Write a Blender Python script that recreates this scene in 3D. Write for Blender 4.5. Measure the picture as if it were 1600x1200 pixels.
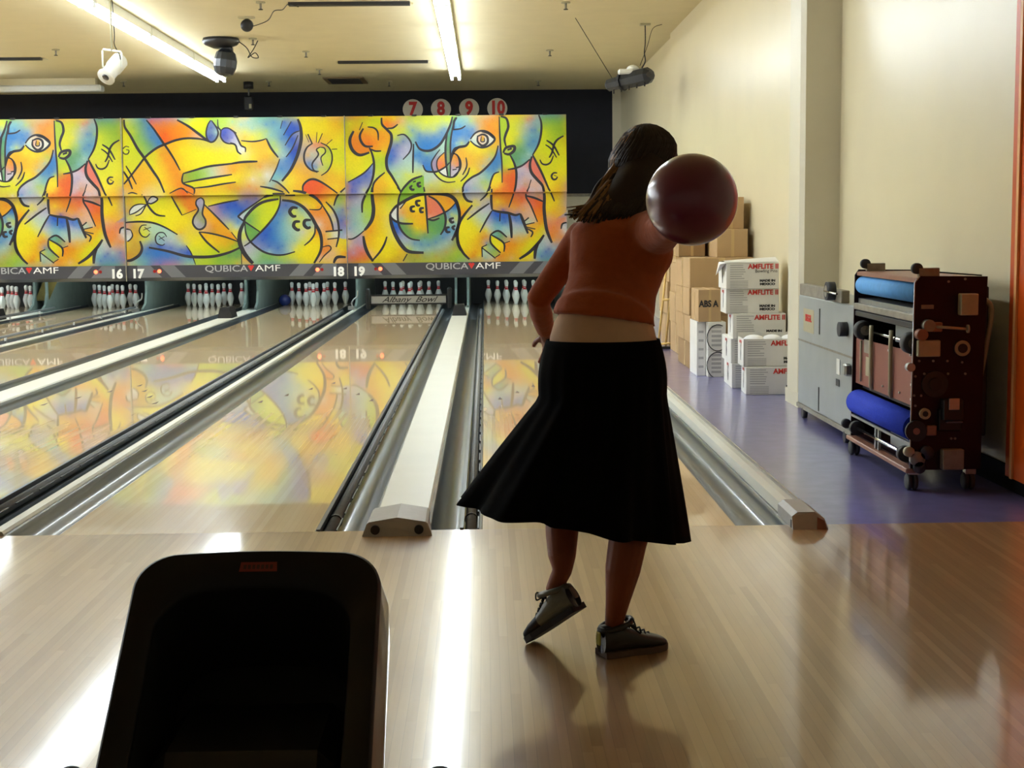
import bpy, math, random
import numpy as np
from mathutils import Vector, Matrix
random.seed(7)
for o in list(bpy.data.objects): bpy.data.objects.remove(o)
sc = bpy.context.scene
COL = sc.collection
PI = math.pi

# ------------------------------------------------------------------ camera
F_PX = 2283.68; PITCH = 0.106136; YAW = 0.017492; ROLL = -0.010546
CAM = Vector((0, -6.04563, 1.25638))
fw = Vector((math.sin(YAW)*math.cos(PITCH), math.cos(YAW)*math.cos(PITCH), -math.sin(PITCH)))
r0 = Vector((math.cos(YAW), -math.sin(YAW), 0)); u0 = r0.cross(fw)
RT = math.cos(ROLL)*r0 + math.sin(ROLL)*u0
UP = -math.sin(ROLL)*r0 + math.cos(ROLL)*u0
cd = bpy.data.cameras.new('camera'); cam = bpy.data.objects.new('camera', cd); COL.objects.link(cam)
m = Matrix((RT, UP, -fw)).transposed().to_4x4(); m.translation = CAM; cam.matrix_world = m
cd.sensor_width = 36; cd.lens = 36*F_PX/1600; cd.clip_start = .05; cd.clip_end = 200
sc.camera = cam

# ------------------------------------------------------------------ world, exposure
w = bpy.data.worlds.new('world'); sc.world = w; w.use_nodes = True
w.node_tree.nodes['Background'].inputs[0].default_value = (1.0, .84, .6, 1)
w.node_tree.nodes['Background'].inputs[1].default_value = .05
vs = sc.view_settings; vs.view_transform = 'Standard'; vs.look = 'None'; vs.gamma = 1; vs.use_curve_mapping = False
vs.exposure = 1.27
TUBE_POWER = 17.0

def pt(x, y, Y):                       # point of the place seen at a photo position, at depth Y
    d = fw + (x-800)/F_PX*RT - (y-600)/F_PX*UP
    return CAM + d*((Y-CAM.y)/d.y)
def ptz(x, y, z=0.0):
    d = fw + (x-800)/F_PX*RT - (y-600)/F_PX*UP
    return CAM + d*((z-CAM.z)/d.z)

# ------------------------------------------------------------------ materials
def lin(c):
    return tuple((v/12.92 if v <= .04045 else ((v+.055)/1.055)**2.4) for v in c)
def rgb(r, g, b): return lin((r/255, g/255, b/255))
def mat(name, col, rough=.5, metal=0, coat=0, emis=None, estr=0, noise=0, nscale=30, bump=0, spec=.5, sheen=0, coat_rough=.05, aniso=None):
    M = bpy.data.materials.new(name); M.use_nodes = True
    nt = M.node_tree; b = nt.nodes['Principled BSDF']
    b.inputs['Base Color'].default_value = (*col, 1); b.inputs['Roughness'].default_value = rough
    b.inputs['Metallic'].default_value = metal; b.inputs['Coat Weight'].default_value = coat
    b.inputs['Coat Roughness'].default_value = coat_rough
    b.inputs['Specular IOR Level'].default_value = spec
    if sheen: b.inputs['Sheen Weight'].default_value = sheen
    if emis: b.inputs['Emission Color'].default_value = (*emis, 1); b.inputs['Emission Strength'].default_value = estr
    tc = nt.nodes.new('ShaderNodeTexCoord'); mp = nt.nodes.new('ShaderNodeMapping'); nz = nt.nodes.new('ShaderNodeTexNoise')
    nz.inputs['Scale'].default_value = nscale; nz.inputs['Detail'].default_value = 4
    nt.links.new(tc.outputs['Object'], mp.inputs[0]); nt.links.new(mp.outputs[0], nz.inputs[0])
    if aniso: mp.inputs['Scale'].default_value = aniso
    mr = nt.nodes.new('ShaderNodeMapRange'); mr.inputs[3].default_value = 1-noise; mr.inputs[4].default_value = 1+noise
    mr.inputs[1].default_value = .25; mr.inputs[2].default_value = .75
    nt.links.new(nz.outputs[0], mr.inputs[0])
    if not emis:
        mx = nt.nodes.new('ShaderNodeVectorMath'); mx.operation = 'SCALE'; mx.inputs[0].default_value = col
        nt.links.new(mr.outputs[0], mx.inputs['Scale']); nt.links.new(mx.outputs[0], b.inputs['Base Color'])
    if bump:
        bp = nt.nodes.new('ShaderNodeBump'); bp.inputs['Strength'].default_value = bump; bp.inputs['Distance'].default_value = .01
        nt.links.new(nz.outputs[0], bp.inputs['Height']); nt.links.new(bp.outputs[0], b.inputs['Normal'])
    return M
M = {}
def boards(name, cols, bw=.0273, blen=1.2, rough=.18, coat_rough=.04, coat=1.0, groove=.25):
    mt = bpy.data.materials.new(name); mt.use_nodes = True; nt = mt.node_tree; N = nt.nodes; L = nt.links
    b = N['Principled BSDF']; b.inputs['Roughness'].default_value = rough; b.inputs['Coat Weight'].default_value = coat
    b.inputs['Coat Roughness'].default_value = coat_rough; b.inputs['Coat IOR'].default_value = 1.5
    g = N.new('ShaderNodeNewGeometry'); s = N.new('ShaderNodeSeparateXYZ'); L.new(g.outputs['Position'], s.inputs[0])
    def mth(op, a, bb=None):
        n = N.new('ShaderNodeMath'); n.operation = op
        for i, v in enumerate((a, bb)):
            if v is None: continue
            if isinstance(v, (int, float)): n.inputs[i].default_value = v
            else: L.new(v, n.inputs[i])
        return n.outputs[0]
    xi = mth('DIVIDE', s.outputs[0], bw); fx = mth('FLOOR', xi); fr = mth('FRACT', xi)
    wn = N.new('ShaderNodeTexWhiteNoise'); wn.noise_dimensions = '1D'; L.new(fx, wn.inputs['W'])
    yi = mth('FLOOR', mth('ADD', mth('DIVIDE', s.outputs[1], blen), mth('MULTIPLY', wn.outputs[0], 7.3)))
    cb = N.new('ShaderNodeCombineXYZ'); L.new(fx, cb.inputs[0]); L.new(yi, cb.inputs[1])
    w2 = N.new('ShaderNodeTexWhiteNoise'); w2.noise_dimensions = '2D'; L.new(cb.outputs[0], w2.inputs[0])
    nz = N.new('ShaderNodeTexNoise'); nz.inputs['Scale'].default_value = 1.0; nz.inputs['Detail'].default_value = 5
    mp = N.new('ShaderNodeMapping'); mp.inputs['Scale'].default_value = (90, 3, 1); L.new(g.outputs['Position'], mp.inputs[0]); L.new(mp.outputs[0], nz.inputs[0])
    v = mth('ADD', mth('MULTIPLY', w2.outputs[0], .6), mth('MULTIPLY', nz.outputs[0], .4))
    cr = N.new('ShaderNodeValToRGB'); L.new(v, cr.inputs[0])
    cr.color_ramp.elements[0].position = .1; cr.color_ramp.elements[0].color = (*cols[0], 1)
    cr.color_ramp.elements[1].position = .9; cr.color_ramp.elements[1].color = (*cols[-1], 1)
    e = cr.color_ramp.elements.new(.5); e.color = (*cols[1], 1)
    gr = mth('SUBTRACT', 1.0, mth('MULTIPLY', mth('LESS_THAN', fr, .05), groove))
    vm = N.new('ShaderNodeVectorMath'); vm.operation = 'SCALE'; L.new(cr.outputs[0], vm.inputs[0]); L.new(gr, vm.inputs['Scale'])
    L.new(vm.outputs[0], b.inputs['Base Color'])
    return mt
M['approach'] = boards('approach_maple', (rgb(158, 124, 82), rgb(178, 144, 100), rgb(192, 158, 114)), blen=1.5, rough=.34, coat_rough=.085)
M['lane'] = boards('lane_maple', (rgb(212, 184, 142), rgb(222, 196, 156), rgb(230, 206, 168)), blen=5, rough=.24, coat=.8, coat_rough=.03, groove=.14)
M['purple'] = mat('purple_vinyl', rgb(116, 114, 170), .35, coat=1.0, noise=.18, nscale=9, coat_rough=.18)
M['cream'] = mat('cream_paint', rgb(220, 208, 172), .32, noise=.03, nscale=2, bump=.05, coat=.25, coat_rough=.3)
M['column'] = mat('column_paint', rgb(214, 206, 180), .4, noise=.03, nscale=2)
M['ceil'] = mat('ceiling_paint', rgb(214, 202, 162), .8, noise=.03, nscale=3)
M['black'] = mat('black_curtain_wall', rgb(22, 24, 34), .8, noise=.2, nscale=5)
M['dark'] = mat('dark_plastic', rgb(28, 28, 30), .45, noise=.1)
M['blk'] = mat('black_paint', rgb(14, 14, 15), .5)
M['base'] = mat('black_baseboard', rgb(14, 13, 16), .8, spec=.2)
M['gutter'] = mat('grey_gutter_plastic', rgb(58, 68, 76), .4, noise=.12, nscale=4, spec=.5, coat=.45, coat_rough=.12)
M['rail'] = mat('grey_bumper_rail', rgb(120, 125, 130), .35, noise=.1)
M['raildark'] = mat('dark_rail_trim', rgb(58, 62, 68), .4)
M['divider'] = mat('white_divider_cap', rgb(222, 222, 212), .35, noise=.03, nscale=3)
M['capgrey'] = mat('light_grey_cap', rgb(176, 174, 170), .45, noise=.06, nscale=25)
M['kick'] = mat('grey_green_kickback', rgb(112, 126, 122), .5, noise=.12, nscale=6)
M['kickdark'] = mat('dark_kickback', rgb(40, 48, 54), .5, noise=.15)
M['pin'] = mat('white_pin', rgb(236, 238, 236), .25, coat=.5)
M['red'] = mat('red_stripe', rgb(214, 50, 60), .35)
M['fascia'] = mat('charcoal_fascia', rgb(66, 66, 72), .35, noise=.05)
M['fascialight'] = mat('grey_fascia_stripe', rgb(112, 114, 118), .35)
M['txtw'] = mat('white_lettering', rgb(240, 240, 236), .5)
M['txtg'] = mat('grey_lettering', rgb(176, 178, 180), .5)
M['txtr'] = mat('red_lettering', rgb(204, 44, 34), .5)
M['txtk'] = mat('black_lettering', rgb(30, 28, 28), .6)
M['led'] = mat('red_led', (1, .05, .02), emis=(1, .08, .03), estr=3.2)
M['leddim'] = mat('dim_led', rgb(150, 20, 20), .3)
M['tube'] = mat('fluorescent_tube', (1, 1, 1), emis=(.80, .90, 1.0), estr=TUBE_POWER)
M['decktube'] = mat('deck_tube', (1, 1, 1), emis=(.72, .95, 1.0), estr=30)
M['white'] = mat('white_enamel', rgb(226, 226, 216), .35, noise=.03)
M['metal'] = mat('brushed_metal', rgb(170, 172, 170), .35, metal=.85, noise=.08)
M['chrome'] = mat('chrome', rgb(220, 220, 220), .12, metal=1)
M['stroke'] = mat('charcoal_stroke', rgb(36, 32, 38), .5)
M['seam'] = mat('panel_seam', rgb(30, 28, 28), .5)
M['card'] = mat('brown_cardboard', rgb(184, 152, 108), .8, noise=.07, nscale=5)
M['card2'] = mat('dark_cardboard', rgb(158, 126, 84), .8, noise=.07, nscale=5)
M['wbox'] = mat('white_carton', rgb(226, 224, 216), .65, noise=.04, nscale=8)
M['print'] = mat('grey_print', rgb(178, 176, 170), .7)
M['cloth'] = mat('white_foam', rgb(240, 240, 240), .8)
M['tape'] = mat('packing_tape', rgb(198, 166, 112), .35)
M['ladder'] = mat('yellow_wood', rgb(214, 178, 104), .6, noise=.1)
M['maroon'] = mat('maroon_enamel', rgb(40, 10, 15), .55, noise=.12, nscale=8, spec=.25)
M['brown'] = mat('redbrown_panel', rgb(142, 84, 68), .5, noise=.06, nscale=6)
M['lblue'] = mat('light_blue_roller', rgb(84, 158, 222), .7, noise=.08, bump=.2)
M['dblue'] = mat('cobalt_brush', rgb(0, 50, 190), .85, noise=.12, nscale=80, bump=.4)
M['silver'] = mat('silver_casing', rgb(164, 170, 168), .42, metal=.3, noise=.05, nscale=5)
M['silver2'] = mat('weathered_aluminium', rgb(146, 140, 126), .5, metal=.3, noise=.2, nscale=20)
M['rubber'] = mat('grey_rubber', rgb(52, 52, 54), .6)
M['beige'] = mat('beige_enamel', rgb(176, 168, 134), .5, noise=.05)
M['copper'] = mat('worn_copper_paint', rgb(150, 104, 84), .45, noise=.1)
M['orange'] = mat('orange_enamel', rgb(214, 84, 14), .35)
M['orangelt'] = mat('pale_orange_edge', rgb(240, 178, 110), .4)
M['hood'] = mat('black_hood_plastic', rgb(7, 7, 9), .5, coat=.0, spec=.3)
M['hoodside'] = mat('bronze_hood_side', rgb(120, 104, 90), .3, metal=.5, coat=.4)
M['hoodin'] = mat('black_hood_lining', rgb(6, 6, 7), .7)
M['label'] = mat('dark_red_label', rgb(120, 20, 14), .4)
M['label2'] = mat('label_letters', rgb(60, 12, 10), .4)
M['skin'] = mat('skin', rgb(138, 68, 36), .5, noise=.04, nscale=20)
M['top'] = mat('rust_orange_knit', rgb(166, 76, 15), .85, noise=.07, nscale=60, bump=.15, sheen=.2)
M['under'] = mat('offwhite_cotton', rgb(206, 172, 142), .85, noise=.05)
M['skirt'] = mat('black_skirt_cloth', rgb(4, 4, 4), 1.0, spec=.15, noise=.2, nscale=12)
M['hair'] = mat('dark_brown_hair', rgb(34, 21, 12), .6, noise=.35, nscale=40, aniso=(6, 6, 1))
M['hairlit'] = mat('lit_brown_hair', rgb(130, 92, 44), .5, noise=.3, nscale=40)  # golden tone paints the light caught by the left strands
M['ball'] = mat('maroon_ball_resin', rgb(108, 16, 62), .3, coat=1, coat_rough=.2, noise=.15, nscale=6)
M['hole'] = mat('ball_hole', rgb(8, 4, 6), .8)
M['shoe'] = mat('dark_shoe_leather', rgb(44, 42, 38), .4, noise=.1)
M['shoegrey'] = mat('grey_shoe_leather', rgb(120, 122, 112), .4, noise=.1)
M['shoeyel'] = mat('yellow_heel_tab', rgb(170, 160, 40), .5)
M['sole'] = mat('shoe_sole', rgb(86, 66, 54), .6)
M['solek'] = mat('dark_sole', rgb(26, 26, 34), .6)
M['lace'] = mat('dark_lace', rgb(20, 20, 20), .8)
M['blueball'] = mat('blue_ball_resin', rgb(14, 40, 120), .12, coat=1)
M['vent'] = mat('brown_vent_grille', rgb(120, 96, 56), .6)
M['slot'] = mat('dark_slot', rgb(38, 34, 30), .6)
M['lens'] = mat('dark_lens', rgb(20, 18, 30), .1, coat=1)
M['moving'] = mat('grey_lamp_body', rgb(36, 39, 42), .35, noise=.1)
M['disc'] = mat('cream_disc', rgb(224, 216, 198), .6)
M['plank'] = mat('old_yellow_board', rgb(110, 96, 44), .6, noise=.15)

# ------------------------------------------------------------------ mesh builder
class MB:
    def __init__(s): s.v = []; s.f = []; s.mi = []; s.sm = []; s.cur = 0
    def add(s, vs_, fs, smooth=False):
        o = len(s.v); s.v += [tuple(p) for p in vs_]
        for f in fs: s.f.append(tuple(i+o for i in f)); s.mi.append(s.cur); s.sm.append(smooth)
        return s
    def mati(s, i): s.cur = i; return s
    def box(s, a, b, bev=0, rotz=0, piv=None):
        x0, y0, z0 = a; x1, y1, z1 = b
        if bev <= 0:
            P = [(x0,y0,z0),(x1,y0,z0),(x1,y1,z0),(x0,y1,z0),(x0,y0,z1),(x1,y0,z1),(x1,y1,z1),(x0,y1,z1)]
            Fs = [(0,3,2,1),(4,5,6,7),(0,1,5,4),(1,2,6,5),(2,3,7,6),(3,0,4,7)]
        else:
            P = []; e = min(bev, (x1-x0)/2.01, (y1-y0)/2.01, (z1-z0)/2.01)
            def ring(z, i): return [(x0+i, y0+e, z),(x0+e, y0+i, z),(x1-e, y0+i, z),(x1-i, y0+e, z),(x1-i, y1-e, z),(x1-e, y1-i, z),(x0+e, y1-i, z),(x0+i, y1-e, z)]
            def ring_in(z): return [(x0+e, y0+e, z),(x0+e, y0+e, z),(x1-e, y0+e, z),(x1-e, y0+e, z),(x1-e, y1-e, z),(x1-e, y1-e, z),(x0+e, y1-e, z),(x0+e, y1-e, z)]
            P = [(x0+e,y0+e,z0),(x1-e,y0+e,z0),(x1-e,y1-e,z0),(x0+e,y1-e,z0)] + ring(z0+e, 0) + ring(z1-e, 0) + [(x0+e,y0+e,z1),(x1-e,y0+e,z1),(x1-e,y1-e,z1),(x0+e,y1-e,z1)]
            Fs = [(0,3,2,1),(20,21,22,23)]
            for k in range(8): k2 = (k+1) % 8; Fs.append((4+k, 4+k2, 12+k2, 12+k))
            Fs += [(4,0,5),(6,1,7),(8,2,9),(10,3,11),(5,0,1,6),(7,1,2,8),(9,2,3,10),(11,3,0,4)]
            Fs += [(12,13,20),(14,15,21),(16,17,22),(18,19,23),(13,14,21,20),(15,16,22,21),(17,18,23,22),(19,12,20,23)]
        if rotz:
            px, py = piv if piv else ((x0+x1)/2, (y0+y1)/2); c, n = math.cos(rotz), math.sin(rotz)
            P = [(px+(x-px)*c-(y-py)*n, py+(x-px)*n+(y-py)*c, z) for x, y, z in P]
        return s.add(P, Fs)
    def tube(s, pts, rad, n=12, caps=True, smooth=True, side=None, ry=None):
        pts = [Vector(p) for p in pts]; R = rad if isinstance(rad, (list, tuple)) else [rad]*len(pts)
        RY = ry if ry is not None else R
        if not isinstance(RY, (list, tuple)): RY = [RY]*len(pts)
        P = []; Fs = []; prev = Vector(side) if side else None
        for i, p in enumerate(pts):
            d = (pts[min(i+1, len(pts)-1)] - pts[max(i-1, 0)])
            if d.length < 1e-9: d = Vector((0, 0, 1))
            d.normalize()
            if prev is None: prev = Vector((1, 0, 0)) if abs(d.x) < .9 else Vector((0, 1, 0))
            base = Vector(side) if side else prev
            a = base - d*base.dot(d)
            if a.length < 1e-6: a = d.orthogonal()
            a.normalize(); b = d.cross(a); prev = a
            for k in range(n):
                t = 2*PI*k/n; P.append(p + a*(math.cos(t)*R[i]) + b*(math.sin(t)*RY[i]))
        for i in range(len(pts)-1):
            for k in range(n): k2 = (k+1) % n; Fs.append((i*n+k, i*n+k2, (i+1)*n+k2, (i+1)*n+k))
        if caps: Fs.append(tuple(range(n-1, -1, -1))); Fs.append(tuple((len(pts)-1)*n+k for k in range(n)))
        s.add(P, Fs[:len(Fs)-2] if caps else Fs, smooth)
        if caps:
            o = len(s.v)-len(P)
            for f in Fs[-2:]: s.f.append(tuple(i+o for i in f)); s.mi.append(s.cur); s.sm.append(False)
        return s
    def cyl(s, a, b, r, n=16, r2=None, smooth=True): return s.tube([a, b], [r, r2 if r2 is not None else r], n, True, smooth)
    def lathe(s, prof, c=(0,0,0), n=24, axis=(0,0,1), smooth=True, mats=None):
        ax = Vector(axis).normalized(); a = ax.orthogonal().normalized(); b = ax.cross(a); c = Vector(c)
        P = []; 
        for r, h in prof:
            for k in range(n): t = 2*PI*k/n; P.append(c + ax*h + a*(r*math.cos(t)) + b*(r*math.sin(t)))
        o = len(s.v); s.v += [tuple(p) for p in P]
        for i in range(len(prof)-1):
            for k in range(n):
                k2 = (k+1) % n; s.f.append((o+i*n+k, o+i*n+k2, o+(i+1)*n+k2, o+(i+1)*n+k)); s.mi.append(mats[i] if mats else s.cur); s.sm.append(smooth)
        return s
    def ball(s, c, r, nu=24, nv=14, sc_=(1,1,1)):
        P = []; Fs = []; c = Vector(c)
        for i in range(nv+1):
            t = PI*i/nv
            for k in range(nu):
                p = 2*PI*k/nu; P.append((c.x+sc_[0]*r*math.sin(t)*math.cos(p), c.y+sc_[1]*r*math.sin(t)*math.sin(p), c.z+sc_[2]*r*math.cos(t)))
        for i in range(nv):
            for k in range(nu): k2 = (k+1) % nu; Fs.append((i*nu+k, (i+1)*nu+k, (i+1)*nu+k2, i*nu+k2))
        return s.add(P, Fs, True)
    def prism(s, poly, y0, y1, axis='y', smooth=False):      # poly in (x,z) extruded along y, or (y,z) along x, or (x,y) along z
        n = len(poly)
        if axis == 'y': P = [(a, y0, b) for a, b in poly] + [(a, y1, b) for a, b in poly]
        elif axis == 'x': P = [(y0, a, b) for a, b in poly] + [(y1, a, b) for a, b in poly]
        else: P = [(a, b, y0) for a, b in poly] + [(a, b, y1) for a, b in poly]
        Fs = [tuple(range(n)), tuple(range(2*n-1, n-1, -1))]
        s.add(P, [(i, n+i, n+(i+1) % n, (i+1) % n) for i in range(n)], smooth)
        o = len(s.v)-2*n
        for f in Fs: s.f.append(tuple(i+o for i in f)); s.mi.append(s.cur); s.sm.append(False)
        return s
    def xf(s, fn, start=0):
        s.v = s.v[:start] + [tuple(fn(Vector(p))) for p in s.v[start:]]; return s
    def build(s, name, mats, parent=None, label=None, local=False):
        me = bpy.data.meshes.new(name); off = Vector((0, 0, 0))
        if parent is not None and not local:
            r = parent
            while r.parent: r = r.parent
            off = r.location
        me.from_pydata([tuple(Vector(p)-off) for p in s.v], [], s.f)
        for mm in (mats if isinstance(mats, (list, tuple)) else [mats]): me.materials.append(M[mm] if isinstance(mm, str) else mm)
        me.polygons.foreach_set('material_index', s.mi); me.polygons.foreach_set('use_smooth', s.sm)
        me.update()
        o = bpy.data.objects.new(name, me); COL.objects.link(o); o.parent = parent
        if label: o['label'] = label
        return o
def fixn(o):
    import bmesh
    b = bmesh.new(); b.from_mesh(o.data); bmesh.ops.remove_doubles(b, verts=b.verts, dist=1e-6); bmesh.ops.recalc_face_normals(b, faces=b.faces); b.to_mesh(o.data); b.free(); return o
def tag(o, label=None, cat=None, group=None, kind=None):
    if label: o['label'] = label
    if cat: o['category'] = cat
    if group: o['group'] = group
    if kind: o['kind'] = kind
    return o
def thing(name, label, cat, loc=(0,0,0), group=None):
    o = bpy.data.objects.new(name, None); o.empty_display_size = .1; COL.objects.link(o); o.location = loc
    return tag(o, label, cat, group)
def copy_tree(o, parent=None):
    c = o.copy(); COL.objects.link(c)
    if parent is not None: c.parent = parent
    for ch in list(o.children): copy_tree(ch, c)
    return c
def struct(name, mb, m): return tag(fixn(mb.build(name, m)), kind='structure')
def text(mb, s, size, origin, ex=(1,0,0), ey=(0,0,1), wide=1.0, bold=0.0, shear=0.0, align='CENTER', depth=.0015):
    c = bpy.data.curves.new('lettering', 'FONT'); c.body = s; c.size = size; c.offset = bold; c.shear = shear; c.align_x = align; c.align_y = 'CENTER'
    c.extrude = depth; c.resolution_u = 3
    o = bpy.data.objects.new('lettering', c); COL.objects.link(o)
    dg = bpy.context.evaluated_depsgraph_get(); me = o.evaluated_get(dg).to_mesh()
    ex = Vector(ex); ey = Vector(ey); ez = ex.cross(ey); O = Vector(origin)
    mb.add([O + ex*(v.co.x*wide) + ey*v.co.y + ez*v.co.z for v in me.vertices], [tuple(p.vertices) for p in me.polygons])
    o.evaluated_get(dg).to_mesh_clear(); bpy.data.objects.remove(o); bpy.data.curves.remove(c)
    return mb
def remesh(o, vox, smooth=2):
    md = o.modifiers.new('r', 'REMESH'); md.mode = 'VOXEL'; md.voxel_size = vox; md.use_smooth_shade = True
    if smooth: sm = o.modifiers.new('s', 'SMOOTH'); sm.iterations = smooth; sm.factor = .5
    dg = bpy.context.evaluated_depsgraph_get(); me = bpy.data.meshes.new_from_object(o.evaluated_get(dg)); o.modifiers.clear(); o.data = me
    for p in me.polygons: p.use_smooth = True
    return o
def spline(pts, n=6):
    pts = [Vector(p) for p in pts]; out = []
    for i in range(len(pts)-1):
        a = pts[max(i-1, 0)]; b = pts[i]; c = pts[i+1]; d = pts[min(i+2, len(pts)-1)]
        for k in range(n):
            t = k/n; out.append(.5*((2*b)+(c-a)*t+(2*a-5*b+4*c-d)*t*t+(3*b-a-3*c+d)*t**3))
    out.append(pts[-1]); return out

# ------------------------------------------------------------------ lanes layout
C20 = .5086; PW = 1.76965; PN = 1.59474; HW = .533
CEN = {20: C20, 19: C20-PW, 18: C20-PW-PN, 17: C20-2*PW-PN, 16: C20-2*PW-2*PN, 15: C20-3*PW-2*PN, 14: C20-3*PW-3*PN}
YEND = 19.35; YBACK = 19.8; ZC = 3.65; GW = .235

# ------------------------------------------------------------------ room shell
struct('floor', MB().box((-26, -9.5, -.12), (2.7, 0.0, 0)), 'approach')
struct('floor', MB().box((1.40, 0.0, -.12), (2.7, YBACK, 0)), 'purple')
struct('floor', MB().box((-26, 0.0, -.13), (-9.3, YBACK, 0)), 'lane')
struct('floor', MB().box((-26, 0.0, -.3), (1.40, YBACK+1.6, -.14)), 'dark')
struct('ceiling', MB().box((-26, -9.5, ZC), (2.9, YBACK+.1, ZC+.1)), 'ceil')
struct('wall_right', MB().prism([(2.50, -9.5), (2.495, -.3), (2.43, 3.98), (2.62, 3.98), (2.62, -9.5)], 0, ZC, 'z'), 'cream')
struct('wall_right', MB().box((2.345, 4.2, 0), (2.62, 12.5, ZC)), 'cream')
struct('wall_right', MB().box((2.40, 12.5, 0), (2.62, YBACK+.2, ZC)), 'cream')
struct('trim_1', MB().prism([(2.19, 3.98), (2.62, 3.98), (2.62, 4.36), (2.16, 4.36), (2.16, 4.02)], 0, ZC, 'z'), 'column')
mb = MB().box((2.16-.008, 3.96, 0), (2.62, 4.39, .1)); struct('baseboard_right', mb, 'column')
struct('baseboard_right', MB().prism([(2.482, -.3), (2.497, -.3), (2.431, 3.95), (2.416, 3.95)], 0, .115, 'z'), 'base')
struct('baseboard_right', MB().box((2.330, 4.41, 0), (2.345, 12.5, .1)), 'base')
struct('wall_left', MB().box((-26.12, -9.5, 0), (-26.0, YBACK+.1, ZC)), 'cream')
struct('wall_back', MB().box((-26, YBACK, 1.85), (2.255, YBACK+.1, ZC)), 'black')
struct('wall_back', MB().box((2.255, YBACK-.02, 0), (2.40, YBACK+.1, ZC)), 'column')
struct('wall_back', MB().box((-26, YBACK+1.5, -.2), (1.36, YBACK+1.6, 1.85)), 'blk')
# pale door-height partition beside the masking
struct('wall_back', MB().box((1.36, YBACK, 0), (2.255, YBACK+.08, 1.85)), 'column')
struct('trim_2', MB().box((1.36, YBACK-.03, 1.80), (2.255, YBACK-.001, 1.85)), 'silver2')
# orange panel strips on the right wall
tag(MB().box((2.447, -1.5, .07), (2.486, .74, 2.6)).build('wall_panel', 'orange'), 'tall orange enamel wall panel at the right edge of the frame', 'wall panel')
tag(MB().box((2.436, .63, .07), (2.4465, .66, 2.6)).build('edge_strip', 'orangelt'), 'pale narrow vertical strip fixed on the orange wall panel', 'strip')

# ------------------------------------------------------------------ lanes
LN = {20: 'rightmost lane under the bowler, between the grey gutters', 19: 'lane below the number 19 sign, left of the wide white divider',
      18: 'lane below the number 18 sign, left of the narrow pale strip', 17: 'lane below the number 17 sign, left of the second white divider',
      16: 'lane below the number 16 sign at the left', 15: 'leftmost lane, only its far end in view'}
for n in range(15, 21):
    c = CEN[n]; mb = MB().box((c-HW, 0.001, -.05), (c+HW, YEND, 0))
    mb.mati(1)
    for k in range(-3, 4):                 # arrows and dots inlaid in the lane
        x = c + k*.1366; y = 4.75 + .42*(3-abs(k))
        mb.add([(x-.016, y-.08, .0006), (x+.016, y-.08, .0006), (x, y+.08, .0006)], [(0, 1, 2)])
    for x in (-.41, -.34, -.27, -.2, .2, .27, .34, .41):
        mb.add([(c+x+.009*math.cos(t), 2.1+.009*math.sin(t), .0006) for t in (0, PI/3, 2*PI/3, PI, 4*PI/3, 5*PI/3)], [(0, 1, 2, 3, 4, 5)])
    tag(mb.build('bowling_lane', ['lane', 'sole']), 'polished maple bowling ' + LN[n], 'lane', 'bowling lanes')
# approach dots
def gutter(x0, x1, label):
    w_ = x1-x0; c = (x0+x1)/2; out = []; inn = []
    for k in range(13):
        t = PI*k/12; inn.append((c-(w_/2-.012)*math.cos(t), -.002-.085*math.sin(t)))
    poly = [(x0, 0.0)] + inn + [(x1, 0.0), (x1, -.135), (x0, -.135)]
    mb = MB(); n = len(poly); P = [(a, .001, b) for a, b in poly]+[(a, YEND+.4, b) for a, b in poly]
    mb.add(P, [(i, n+i, n+(i+1) % n, (i+1) % n) for i in range(n)], False)
    for i in range(1, 14): mb.sm[i] = True
    # end caps
    for off in (0, n):
        for i in range(1, 13): pass
    o = mb.build('gutter', 'gutter'); tag(o, label, 'gutter', 'lane gutters'); return o
def rail(x, z, label, raised=False, y1=17.2):
    t = thing('bumper_rail', label, 'bumper rail', (x, .05, 0), 'bumper rails')
    if raised:
        MB().tube([(x, .3, z), (x, y1, z)], .016, 8).build('rail', 'rail', t)
        k = 0
        for i in range(12):
            y = 1.0+i*1.4
            MB().cyl((x, y, -.03), (x, y, z), .014, 8).build('post', 'metal', t)
        MB().box((x-.01, .3, .012), (x+.01, y1, .03)).build('lower_rail', 'raildark', t)
    else:
        MB().tube([(x, .02, z), (x, y1, z)], .026, 10).build('rail', 'rail', t)
        MB().box((x-.045, .01, -.02), (x-.03, y1, .006)).build('track', 'raildark', t)
        MB().cyl((x, .35, z), (x, .37, z), .031, 12).build('joint_ring', 'blk', t)
        if y1 > 5:
            d = MB()
            for i in range(46):
                y = .1+i*.37; d.box((x+.028, y, z+.008), (x+.034, y+.26, z+.014))
            d.build('dashed_trim', 'raildark', t)
    return t
side = {20: ('left', 'right')}
for n in range(15, 21):
    c = CEN[n]
    gutter(c-HW-GW, c-HW-.0005, 'grey half-round gutter along the left side of ' + ('the rightmost lane' if n == 20 else ('the leftmost lane in view' if n == 15 else 'lane %d' % n)))
    gutter(c+HW+.0005, c+HW+GW, 'grey half-round gutter along the right side of ' + ('the rightmost lane' if n == 20 else ('the leftmost lane in view' if n == 15 else 'lane %d' % n)))
rail(CEN[19]+HW+.05, -.03, 'retracted grey bumper rail beside the right edge of lane 19')
rail(CEN[20]-HW-.05, -.03, 'retracted grey bumper rail beside the left edge of the rightmost lane')
rail(CEN[18]+HW+.05, -.03, 'retracted grey bumper rail beside the right edge of lane 18')
rail(CEN[16]+HW+.05, -.03, 'retracted grey bumper rail beside the right edge of lane 16')
rail(CEN[16]+HW+GW-.06, .085, 'raised bumper rail on short posts between lanes 16 and 17', True)
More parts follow.
